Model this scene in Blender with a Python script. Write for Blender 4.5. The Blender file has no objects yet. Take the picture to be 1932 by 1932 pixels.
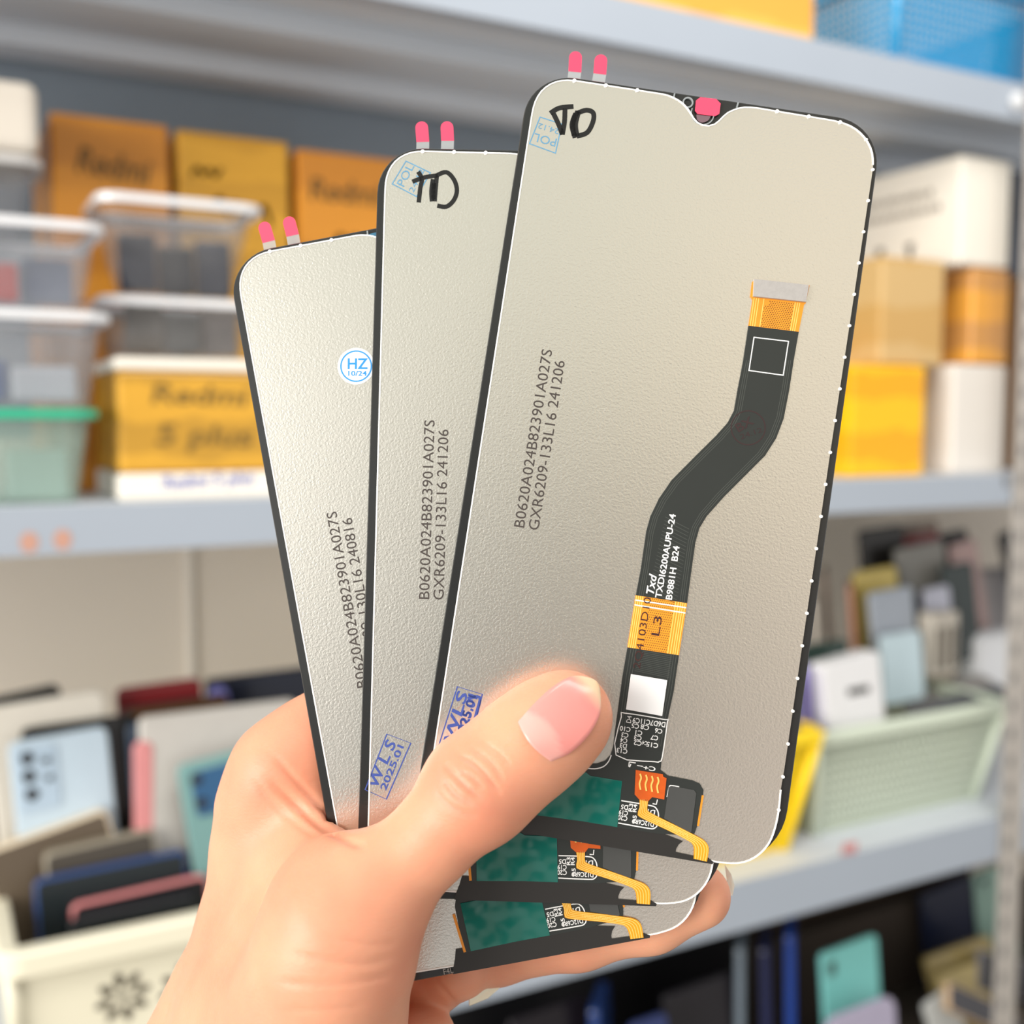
import bpy, bmesh, math, random
import numpy as np
from mathutils import Vector, Matrix
from mathutils.bvhtree import BVHTree
random.seed(7)
SC = bpy.context.scene
COL = SC.collection

# ------------------------------------------------------------------ camera
FPX, CX, CY = 2070.0, 966.0, 966.0
CAM = Vector((0, 0, 1.40))
yaw, pit = math.radians(28.1), math.radians(4.7)
fh = Vector((math.sin(yaw), math.cos(yaw), 0))
cr = Vector((math.cos(yaw), -math.sin(yaw), 0))
cf = fh * math.cos(pit) - Vector((0, 0, 1)) * math.sin(pit)
cu = fh * math.sin(pit) + Vector((0, 0, 1)) * math.cos(pit)
cam = bpy.data.cameras.new('camera')
camo = bpy.data.objects.new('camera', cam)
COL.objects.link(camo)
camo.matrix_world = Matrix((( cr.x, cu.x, -cf.x, CAM.x), (cr.y, cu.y, -cf.y, CAM.y), (cr.z, cu.z, -cf.z, CAM.z), (0, 0, 0, 1)))
cam.sensor_width = 36
cam.lens = 36 * FPX / 1932
cam.clip_start = 0.01
cam.dof.use_dof = True
cam.dof.focus_distance = 0.2155
cam.dof.aperture_fstop = 11.0
SC.camera = camo

# ------------------------------------------------------------------ world light
SC.view_settings.view_transform = 'Standard'
SC.view_settings.look = 'None'
SC.view_settings.gamma = 1
SC.view_settings.use_curve_mapping = False
SC.view_settings.exposure = 0.0
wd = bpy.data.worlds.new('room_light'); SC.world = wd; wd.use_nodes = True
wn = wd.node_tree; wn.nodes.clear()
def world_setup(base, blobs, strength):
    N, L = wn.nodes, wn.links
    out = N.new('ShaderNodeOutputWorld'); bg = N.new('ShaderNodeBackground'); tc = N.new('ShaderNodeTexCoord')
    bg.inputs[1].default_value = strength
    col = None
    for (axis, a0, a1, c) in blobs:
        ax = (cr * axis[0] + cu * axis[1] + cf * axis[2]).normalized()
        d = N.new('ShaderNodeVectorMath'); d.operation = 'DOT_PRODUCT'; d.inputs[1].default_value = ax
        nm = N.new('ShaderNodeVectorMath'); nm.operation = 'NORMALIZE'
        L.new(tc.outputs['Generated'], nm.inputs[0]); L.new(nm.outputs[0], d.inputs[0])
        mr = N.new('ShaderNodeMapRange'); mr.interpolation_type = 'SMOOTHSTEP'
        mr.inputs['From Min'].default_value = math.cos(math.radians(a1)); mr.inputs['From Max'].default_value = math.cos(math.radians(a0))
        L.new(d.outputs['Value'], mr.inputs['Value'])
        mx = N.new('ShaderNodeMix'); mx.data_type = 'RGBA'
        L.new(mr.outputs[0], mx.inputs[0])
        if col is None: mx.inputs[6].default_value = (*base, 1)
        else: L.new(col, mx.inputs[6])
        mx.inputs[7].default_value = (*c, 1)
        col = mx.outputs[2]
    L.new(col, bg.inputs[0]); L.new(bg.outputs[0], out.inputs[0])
# pale surroundings, plus tinted patches added to shape the plates' reflections; the dark one stands for the photographer
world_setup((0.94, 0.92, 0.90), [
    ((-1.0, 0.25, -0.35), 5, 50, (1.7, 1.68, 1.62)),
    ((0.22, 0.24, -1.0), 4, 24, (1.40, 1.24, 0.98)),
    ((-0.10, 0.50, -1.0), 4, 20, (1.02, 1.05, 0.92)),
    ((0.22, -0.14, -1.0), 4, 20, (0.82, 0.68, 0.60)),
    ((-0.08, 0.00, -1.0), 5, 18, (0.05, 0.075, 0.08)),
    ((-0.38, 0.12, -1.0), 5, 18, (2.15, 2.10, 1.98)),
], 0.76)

def area(name, loc, target, sx, sy, power, color):
    l = bpy.data.lights.new(name, 'AREA'); l.shape = 'RECTANGLE'; l.size = sx; l.size_y = sy; l.energy = power; l.color = color
    o = bpy.data.objects.new(name, l); COL.objects.link(o); o.location = loc
    o.rotation_euler = (Vector(target) - Vector(loc)).to_track_quat('-Z', 'Y').to_euler()
    return o
area('window_light', (-3.2, -0.5, 1.80), (0.6, 1.1, 1.30), 2.0, 2.0, 150, (1.0, 0.96, 0.90))
area('ceiling_light', (0.7, 0.1, 2.75), (0.8, 1.05, 1.2), 1.4, 0.5, 20, (1.0, 0.97, 0.92))

# ------------------------------------------------------------------ helpers
def lin(r, g=None, b=None):
    if g is None: g = b = r
    return tuple(((c / 255) / 12.92 if c / 255 <= 0.04045 else ((c / 255 + 0.055) / 1.055) ** 2.4) for c in (r, g, b))
def ray(px, py): return cf + cr * ((px - CX) / FPX) - cu * ((py - CY) / FPX)
def at_depth(px, py, d): return CAM + ray(px, py) * d
def at_y(px, py, Y):
    d = ray(px, py); return CAM + d * (Y / d.y)

MATS = {}
def mat(name, rgb, rough=0.5, metal=0.0, var=0.0, scale=40, bump=0.0, bscale=300, spec=0.5, alpha=1.0, sss=0.0, coat=0.0, emit=None, trans=0.0):
    if name in MATS: return MATS[name]
    m = bpy.data.materials.new(name); m.use_nodes = True
    n, l = m.node_tree.nodes, m.node_tree.links
    p = n['Principled BSDF']
    c = lin(*rgb) if isinstance(rgb, (tuple, list)) else lin(rgb)
    p.inputs['Base Color'].default_value = (*c, 1)
    p.inputs['Roughness'].default_value = rough; p.inputs['Metallic'].default_value = metal
    p.inputs['Specular IOR Level'].default_value = spec
    p.inputs['Coat Weight'].default_value = coat; p.inputs['Alpha'].default_value = alpha
    p.inputs['Transmission Weight'].default_value = trans
    if sss:
        p.inputs['Subsurface Weight'].default_value = sss; p.inputs['Subsurface Radius'].default_value = (0.0035, 0.0014, 0.0008)
        p.inputs['Subsurface Scale'].default_value = 1.0
    tc = n.new('ShaderNodeTexCoord')
    nz = n.new('ShaderNodeTexNoise'); nz.inputs['Scale'].default_value = scale; nz.inputs['Detail'].default_value = 4
    l.new(tc.outputs['Object'], nz.inputs['Vector'])
    mx = n.new('ShaderNodeMix'); mx.data_type = 'RGBA'
    mx.inputs[6].default_value = (*[x * (1 - var) for x in c], 1); mx.inputs[7].default_value = (*[min(1, x * (1 + var)) for x in c], 1)
    l.new(nz.outputs[0], mx.inputs[0]); l.new(mx.outputs[2], p.inputs['Base Color'])
    if bump:
        nb = n.new('ShaderNodeTexNoise'); nb.inputs['Scale'].default_value = bscale; nb.inputs['Detail'].default_value = 2
        l.new(tc.outputs['Object'], nb.inputs['Vector'])
        bp = n.new('ShaderNodeBump'); bp.inputs['Strength'].default_value = bump; bp.inputs['Distance'].default_value = 0.3 / bscale
        l.new(nb.outputs[0], bp.inputs['Height']); l.new(bp.outputs[0], p.inputs['Normal'])
    MATS[name] = m
    return m

class MB:
    def __init__(s): s.v = []; s.f = []
    def add(s, vs, fs):
        o = len(s.v); s.v += [tuple(v) for v in vs]; s.f += [tuple(i + o for i in f) for f in fs]; return s
    def prism(s, pts, z0, z1):
        n = len(pts)
        a = sum(pts[i][0] * pts[(i + 1) % n][1] - pts[(i + 1) % n][0] * pts[i][1] for i in range(n))
        if a < 0: pts = pts[::-1]
        vs = [(x, y, z0) for x, y in pts] + [(x, y, z1) for x, y in pts]
        fs = [tuple(range(n))[::-1], tuple(range(n, 2 * n))] + [(i, (i + 1) % n, n + (i + 1) % n, n + i) for i in range(n)]
        return s.add(vs, fs)
    def flat(s, pts, z):
        n = len(pts)
        a = sum(pts[i][0] * pts[(i + 1) % n][1] - pts[(i + 1) % n][0] * pts[i][1] for i in range(n))
        if a < 0: pts = pts[::-1]
        return s.add([(x, y, z) for x, y in pts], [tuple(range(n))])
    def box(s, x0, y0, z0, x1, y1, z1): return s.prism([(x0, y0), (x1, y0), (x1, y1), (x0, y1)], z0, z1)
    def ribbon(s, pts, w, z0, z1, closed=False):
        L, R = offset_line(pts, w / 2, closed)
        n = len(pts)
        m = n if closed else n - 1
        vs = [(x, y, z) for z in (z0, z1) for (x, y) in L + R]
        fs = []
        for i in range(m):
            j = (i + 1) % n
            fs += [(2*n+i, 3*n+i, 3*n+j, 2*n+j), (i, j, n+j, n+i), (i, 2*n+i, 2*n+j, j), (n+i, n+j, 3*n+j, 3*n+i)]
        if not closed: fs += [(0, n, 3*n, 2*n), (n-1, 3*n-1, 4*n-1, 2*n-1)]
        return s.add(vs, fs)
    def build(s, name, m, parent=None, smooth=False, bevel=0.0, seg=2):
        me = bpy.data.meshes.new(name); me.from_pydata(s.v, [], s.f)
        bm = bmesh.new(); bm.from_mesh(me); bmesh.ops.recalc_face_normals(bm, faces=bm.faces) if not getattr(s, 'keep', False) else None
        bm.to_mesh(me); bm.free()
        o = bpy.data.objects.new(name, me); COL.objects.link(o); me.materials.append(m)
        if parent: o.parent = parent
        if smooth:
            for p in me.polygons: p.use_smooth = True
        if bevel:
            b = o.modifiers.new('edge', 'BEVEL'); b.width = bevel; b.segments = seg; b.limit_method = 'ANGLE'
        return o
def offset_line(pts, d, closed=False):
    n = len(pts); L = []; R = []
    for i in range(n):
        a = pts[(i - 1) % n] if (closed or i > 0) else pts[i]; b = pts[(i + 1) % n] if (closed or i < n - 1) else pts[i]
        tx, ty = b[0] - a[0], b[1] - a[1]; q = math.hypot(tx, ty) or 1; nx, ny = -ty / q, tx / q
        L.append((pts[i][0] + nx * d, pts[i][1] + ny * d)); R.append((pts[i][0] - nx * d, pts[i][1] - ny * d))
    return L, R
def smooth_path(pts, k=4, closed=False):
    n = len(pts); out = []
    for i in range(n if closed else n - 1):
        P = [pts[(i + j) % n] if closed else pts[min(max(i + j, 0), n - 1)] for j in (-1, 0, 1, 2)]
        for s in range(k):
            t = s / k
            out.append(tuple(0.5 * (2 * P[1][a] + (P[2][a] - P[0][a]) * t + (2 * P[0][a] - 5 * P[1][a] + 4 * P[2][a] - P[3][a]) * t * t + (3 * P[1][a] - P[0][a] - 3 * P[2][a] + P[3][a]) * t ** 3) for a in range(len(pts[0]))))
    if not closed: out.append(tuple(pts[-1]))
    return out
def round_rect(x0, y0, x1, y1, r, k=8):
    rs = r if isinstance(r, (list, tuple)) else [r] * 4     # bl br tr tl
    out = []
    for (cx, cy, q, rr) in ((x0, y0, 2, rs[0]), (x1, y0, 3, rs[1]), (x1, y1, 0, rs[2]), (x0, y1, 1, rs[3])):
        sx = 1 if cx == x0 else -1; sy = 1 if cy == y0 else -1
        ox, oy = cx + sx * rr, cy + sy * rr
        for i in range(k + 1):
            a = math.pi / 2 * (q + i / k); out.append((ox + rr * math.cos(a), oy + rr * math.sin(a)))
    return out
def circle(cx, cy, r, n=24): return [(cx + r * math.cos(2 * math.pi * i / n), cy + r * math.sin(2 * math.pi * i / n)) for i in range(n)]
def loft(mb, rings):
    n = len(rings[0]); vs = [p for r in rings for p in r]; fs = [tuple(range(n))[::-1], tuple(range((len(rings) - 1) * n, len(rings) * n))]
    for k in range(len(rings) - 1):
        fs += [(k*n+i, k*n+(i+1) % n, (k+1)*n+(i+1) % n, (k+1)*n+i) for i in range(n)]
    return mb.add(vs, fs)
def empty(name, mw=None, loc=None):
    o = bpy.data.objects.new(name, None); COL.objects.link(o); o.empty_display_size = 0.02
    if mw is not None: o.matrix_world = mw
    if loc is not None: o.location = loc
    return o
def tag(o, label, cat, group=None):
    o['label'] = label; o['category'] = cat
    if group: o['group'] = group
    return o
def struct(o): o['kind'] = 'structure'; return o

TCACHE = {}
def text_geo(s, bold=False, shear=0.0):
    key = (s, shear)
    if key in TCACHE: return TCACHE[key]
    c = bpy.data.curves.new('lettering', 'FONT'); c.body = s; c.size = 1; c.shear = shear; c.resolution_u = 3
    if bold: c.offset = 0.02
    o = bpy.data.objects.new('lettering', c); COL.objects.link(o)
    dg = bpy.context.evaluated_depsgraph_get()
    me = bpy.data.meshes.new_from_object(o.evaluated_get(dg))
    vs = [v.co.copy() for v in me.vertices]; fs = [tuple(p.vertices) for p in me.polygons]
    bpy.data.objects.remove(o); bpy.data.curves.remove(c); bpy.data.meshes.remove(me)
    x0 = min(v.x for v in vs); x1 = max(v.x for v in vs)
    TCACHE[key] = ([((v.x - x0) / (x1 - x0), v.y / 0.70) for v in vs], fs)
    return TCACHE[key]
def text2d(mb, s, p0, p1, h, z, shear=0.0, bold=False):
    """lettering whose baseline runs from p0 to p1 with capitals h tall"""
    vs, fs = text_geo(s, bold, shear)
    dx, dy = p1[0] - p0[0], p1[1] - p0[1]; q = math.hypot(dx, dy); nx, ny = -dy / q, dx / q
    mb.add([(p0[0] + dx * x + nx * h * y, p0[1] + dy * x + ny * h * y, z) for x, y in vs], fs)

# ------------------------------------------------------------------ the room and the shelving unit
SY = 1.014                       # front plane of the shelves
BY = 1.47                        # wall behind them
Z0 = CAM.z
m_wall = mat('pale_wall_paint', (228, 218, 204), 0.8, var=0.04, scale=3, bump=0.05, bscale=60)
m_lip = mat('grey_blue_painted_steel', (166, 175, 187), 0.42, var=0.03, scale=9)
m_under = mat('grey_painted_steel_underside', (206, 212, 220), 0.55, var=0.05, scale=6)
def plain(name, x0, y0, z0, x1, y1, z1, m, parent=None, bevel=0.0):
    return MB().box(x0, y0, z0, x1, y1, z1).build(name, m, parent, bevel=bevel)
struct(plain('wall_back', -1.6, BY, 0, 3.4, BY + 0.1, 2.7, m_wall))
struct(plain('floor', -2.0, -1.5, -0.1, 3.4, BY, 0, mat('grey_floor_tile', (150, 146, 140), 0.5, var=0.05, scale=4)))
seam = at_y(355, 1060, BY).x
struct(plain('trim_1', seam - 0.004, BY - 0.006, 0.75, seam + 0.004, BY - 0.0002, 1.30, mat('white_seam_strip', (236, 230, 220), 0.6)))

def shelf(ztop, h, label, mb_=None):
    t = ztop + Z0; zb = t - h
    b = MB().box(-1.2, SY + 0.0015, t - 0.012, 2.6, BY - 0.004, t)
    for y in (1.185, 1.36): b.box(-1.2, y, zb + 0.012, 2.6, y + 0.055, t - 0.012)
    o = b.build('metal_shelf', mb_ or m_under, None, bevel=0.002); tag(o, label, 'shelf')
    l = MB().box(-1.2, SY, zb, 2.6, SY + 0.0015, t + 0.0)
    l.box(-1.2, SY + 0.0015, zb, 2.6, SY + 0.022, zb + 0.0015)
    l.build('front_lip', m_lip, o)
    return o
lips = [shelf(0.452, 0.049, 'uppermost grey steel shelf carrying the blue basket'), shelf(-0.072, 0.042, 'middle grey steel shelf carrying the cartons and clear bins'), shelf(-0.560, 0.062, 'grey steel shelf carrying the cream, yellow and mint baskets'), shelf(-0.950, 0.045, 'lowest dark brown shelf board, under the mint green phone', mat('dark_brown_shelf_board', (74, 66, 58), 0.6, var=0.08))]
plain('back_panel', -1.2, BY - 0.003, Z0 - 0.02, 2.6, BY - 0.0005, Z0 + 0.44, mat('slate_painted_steel', (136, 148, 160), 0.5, var=0.05), lips[0])
# slots punched in the lips
m_hole = mat('dark_slot', (104, 102, 104), 0.7)
m_rusthole = mat('orange_seen_through_slot', (196, 150, 132), 0.6)
for px, py in ((55, 1023), (118, 1018)):
    p = at_y(px, py, SY); MB().add(*(lambda c: ([(c.x + 0.0075 * math.cos(a), SY - 0.0004, c.z + 0.009 * math.sin(a)) for a in [i * math.pi / 8 for i in range(16)]], [tuple(range(16))]))(p)).build('punched_slot', m_rusthole, lips[1])
for px, py in ((1898, 908), (1922, 907)):
    p = at_y(px, py, SY); MB().add(*(lambda c: ([(c.x + 0.005 * math.cos(a), SY - 0.0004, c.z + 0.009 * math.sin(a)) for a in [i * math.pi / 8 for i in range(16)]], [tuple(range(16))]))(p)).build('punched_slot', m_hole, lips[1])
# slotted upright at the right end
px0 = at_y(1921, 700, SY - 0.004).x
post = MB().box(px0, SY - 0.004, 0, px0 + 0.045, SY - 0.0022, 2.5).build('upright_post', mat('beige_grey_steel_post', (178, 172, 165), 0.5, var=0.04)); tag(post, 'slotted beige grey steel post at the end of the shelves', 'post')
for i in range(48):
    z = 0.4 + i * 0.04
    MB().add([(px0 + 0.015 + 0.005 * math.cos(a), SY - 0.0044, z + 0.009 * math.sin(a)) for a in [k * math.pi / 8 for k in range(16)]], [tuple(range(16))]).build('post_slot', m_hole, post)
ro = MB(); red = at_y(1600, 1603, SY)
ro.add([(red.x - 0.012, SY - 0.0006, red.z - 0.004), (red.x + 0.014, SY - 0.0006, red.z - 0.006), (red.x + 0.016, SY - 0.0006, red.z + 0.008), (red.x - 0.010, SY - 0.0006, red.z + 0.01)], [(0, 1, 2, 3)])
ro.build('red_mark', mat('faded_red_sticker', (205, 140, 140), 0.6), lips[2])

bl = at_y(1916, 192, SY - .002); bo = MB().prism(circle(0, 0, .011, 16), 0, .006).prism(circle(0, 0, .006, 12), .006, .009).build('plastic_bolt_cap', mat('white_plastic_cap', (226, 228, 230), .4)); bo.location = bl; bo.rotation_euler = (math.pi / 2, 0, 0)
tag(bo, 'round white plastic cap on the lip of the uppermost shelf by the post', 'cap')

# ------------------------------------------------------------------ the three display panels
C2W = Matrix(((cr.x, cu.x, -cf.x), (cr.y, cu.y, -cf.y), (cr.z, cu.z, -cf.z)))
def pose_from_corners(tl, tr, br, bl, height):
    P = [np.array(ray(*c)) for c in (tl, tr, br, bl)]
    A = np.stack([P[1], -P[2], P[3]], 1); s = np.linalg.solve(A, P[0])      # d_tr p_tr - d_br p_br + d_bl p_bl = p_tl
    Q = [P[0], P[1] * s[0], P[2] * s[1], P[3] * s[2]]
    hh = (np.linalg.norm(Q[3] - Q[0]) + np.linalg.norm(Q[2] - Q[1])) / 2
    Q = [q * height / hh for q in Q]
    up = Q[0] - Q[3] + Q[1] - Q[2]; up /= np.linalg.norm(up)
    ex = Q[1] - Q[0] + Q[2] - Q[3]; w = np.linalg.norm(ex) / 2; ex -= up * (ex @ up); ex /= np.linalg.norm(ex)
    n = np.cross(ex, up)
    base = (Q[2] + Q[3]) / 2
    return ex, up, n, base, w
PH = 0.150
ex, up, nn, base, PW = pose_from_corners((1001, 132), (1662, 230), (1465, 1648), (779, 1539), PH)
CAMN = np.array(CAM)
def frame_matrix(ex, up, n, b): return Matrix(((ex[0], up[0], n[0], b[0]), (ex[1], up[1], n[1], b[1]), (ex[2], up[2], n[2], b[2]), (0, 0, 0, 1)))
PM = [frame_matrix(ex, up, nn, base + CAMN)]
GAP = 0.0025
def plane_xy(k, px, py):
    d = np.array(ray(px, py)); o = base - nn * GAP * k
    p = d * ((o @ nn) / (d @ nn)); return p
for k, (tl, bl) in ((1, ((713.7, 275.5), (671, 1694.5))), (2, ((426, 484), (673, 1872)))):
    a, b = plane_xy(k, *tl), plane_xy(k, *bl)
    u2 = (a - b) / np.linalg.norm(a - b); e2 = np.cross(u2, nn)
    mid = (a + b) / 2 + e2 * PW / 2 - u2 * PH / 2
    PM.append(frame_matrix(e2, u2, nn, mid + CAMN))
PI_ = [m.inverted() for m in PM]
def loc(px, py, k=0):
    p = PI_[k] @ (Vector(plane_xy(k, px, py)) + CAM); return (p.x, p.y)
def locs(pts, k=0): return [loc(x, y, k) for x, y in pts]
PXM = 0.150 / 1428      # metres per photo pixel on the panel

m_glass = mat('black_panel_edge', (34, 35, 35), 0.22, var=0.1, spec=0.6)
m_tape = mat('matte_black_tape', (38, 36, 34), 0.42, var=0.08, scale=200)
m_flex = mat('black_flex_film', (42, 46, 44), 0.36, var=0.08, scale=120)
m_flex2 = mat('slate_grey_film', (70, 71, 70), 0.45, var=0.04, scale=300)
m_trace = mat('flex_trace', (72, 76, 72), 0.35)
m_white = mat('white_print', (240, 240, 238), 0.6)
m_rim = mat('bright_rim_plastic', (246, 246, 243), 0.25, spec=0.8)
m_gold = mat('amber_polyimide', (236, 150, 42), 0.32, var=0.12, scale=400)
m_goldl = mat('gold_copper_trace', (255, 208, 110), 0.3, var=0.08, scale=300)
m_golddk = mat('dark_mesh_hole', (92, 52, 18), 0.5)
m_orange = mat('orange_solder_flex', (214, 92, 22), 0.35, var=0.2, scale=600)
m_yellowflex = mat('yellow_amber_flex', (232, 160, 30), 0.3, var=0.1, scale=300)
m_teal = mat('green_shielding_tape', (8, 104, 92), 0.16, var=0.25, scale=90, bump=0.5, bscale=90, spec=0.7)
m_silver = mat('grey_connector', (172, 168, 164), 0.45, var=0.1, scale=900, bump=0.3, bscale=2500)
m_ink = mat('black_inkjet_print', (62, 54, 50), 0.6)
m_marker = mat('black_marker_ink', (22, 22, 22), 0.3)
m_bluelt = mat('pale_blue_stamp_ink', (96, 150, 184), 0.6, var=0.25, scale=900)
m_blue = mat('blue_stamp_ink', (52, 76, 156), 0.6, var=0.2, scale=900)
m_hz = mat('cyan_blue_sticker_print', (38, 148, 224), 0.6)
m_sticker = mat('white_paper_sticker', (250, 250, 250), 0.6)
m_pink = mat('pink_pull_tab', (244, 74, 108), 0.5)
m_clear = mat('clear_tab_film', (200, 203, 204), 0.25, alpha=0.45)
m_maroon = mat('maroon_stamp_ink', (50, 30, 30), 0.6)
m_film = mat('blue_protective_film', (70, 128, 160), 0.2, alpha=0.85)
def plate_material():
    m = bpy.data.materials.new('pearl_grey_metal_film'); m.use_nodes = True
    n, l = m.node_tree.nodes, m.node_tree.links; n.remove(n['Principled BSDF'])
    g = n.new('ShaderNodeBsdfAnisotropic'); g.distribution = 'BECKMANN'; g.inputs['Color'].default_value = (*lin(232, 229, 221), 1); g.inputs['Roughness'].default_value = 0.30
    d = n.new('ShaderNodeBsdfDiffuse'); d.inputs['Color'].default_value = (*lin(214, 208, 196), 1)
    mx = n.new('ShaderNodeMixShader'); mx.inputs[0].default_value = 0.14
    tc = n.new('ShaderNodeTexCoord'); vo = n.new('ShaderNodeTexNoise'); vo.inputs['Scale'].default_value = 2100; vo.inputs['Detail'].default_value = 1.5; vo.inputs['Distortion'].default_value = 0.6
    l.new(tc.outputs['Object'], vo.inputs['Vector'])
    b = n.new('ShaderNodeBump'); b.inputs['Strength'].default_value = 0.34; b.inputs['Distance'].default_value = 0.00010
    l.new(vo.outputs[0], b.inputs['Height']); l.new(b.outputs[0], g.inputs['Normal']); l.new(b.outputs[0], d.inputs['Normal'])
    l.new(g.outputs[0], mx.inputs[1]); l.new(d.outputs[0], mx.inputs[2]); l.new(mx.outputs[0], n['Material Output'].inputs[0])
    return m
m_plate = plate_material()

plate_px = smooth_path([(1003, 219), (1009, 194), (1022, 172), (1041, 158), (1064, 152), (1087, 153)], 4) + \
    smooth_path([(1240, 176.5), (1262, 181), (1285, 193), (1300, 209), (1310, 226), (1321, 235), (1335, 238), (1348, 235), (1359, 226), (1370, 215), (1385, 207.5), (1403, 203), (1427, 204)], 4) + \
    smooth_path([(1572, 228), (1600, 236), (1622, 250), (1638, 270), (1646, 292), (1647, 318)], 4) + [(1614, 540), (1567, 850), (1480, 1450)] + \
    smooth_path([(1473, 1490), (1467, 1542), (1453, 1587), (1428, 1615), (1396, 1628), (1358, 1627)], 4)
PLATE = locs(plate_px)
I_R0 = plate_px.index((1614, 540)) - 1; I_R1 = plate_px.index((1480, 1450)) + 1
bx0, by0 = loc(796, 1500)
PLATE += [(-PW / 2 + 0.009, 0.0020), (-PW / 2 + 0.005, 0.0028), (-PW / 2 + 0.0028, 0.005), (-PW / 2 + 0.0021, 0.009)]
def resample(pts, step, closed=True):
    out = []; n = len(pts); acc = 0
    for i in range(n if closed else n - 1):
        a, b = pts[i], pts[(i + 1) % n]; q = math.hypot(b[0] - a[0], b[1] - a[1])
        while acc < q:
            t = acc / q; out.append((a[0] + (b[0] - a[0]) * t, a[1] + (b[1] - a[1]) * t)); acc += step
        acc -= q
    return out

# flex ribbon outline, traced on the front panel
flexL = [(1402, 680), (1391, 738), (1384.5, 775), (1372.5, 798), (1350, 823), (1312.5, 860), (1267, 906), (1243, 941), (1227, 974), (1219, 1003), (1209, 1073), (1199.5, 1123)]
flexR = [(1497, 680), (1488.5, 736), (1478, 790), (1464, 827), (1443, 860), (1412, 891), (1366, 937), (1333, 974), (1319, 997), (1311.5, 1024), (1304, 1077.5), (1296, 1138)]
up_l = [(1411.8, 615)] + flexL; up_r = [(1506.5, 626.5)] + flexR
lowL = [(1183.6, 1221), (1174.5, 1274.5), (1167, 1330), (1160.5, 1378.5), (1157, 1408), (1152, 1424), (1142, 1434.5), (1126, 1440.5), (1108, 1440), (1020, 1427), (1010, 1447)]
lowR = [(1280.6, 1236), (1271, 1302.5), (1258.4, 1361.5), (1250.6, 1409.6), (1246, 1452), (1260, 1463), (1306, 1472), (1320, 1478), (1327, 1490), (1326, 1500), (1315, 1558), (1310, 1572), (1300, 1576)]
board_tail = [(1240, 1572), (1000, 1536), (1003, 1500)]

SERIALS = {0: ('B0620A024B823901A027S', 'GXR6209-133L16 241206'), 1: ('B0620A024B823901A027S', 'GXR6209-133L16 241206'), 2: ('B0620A024B823901A027S', 'GXR6209-130L16 240816')}

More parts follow.
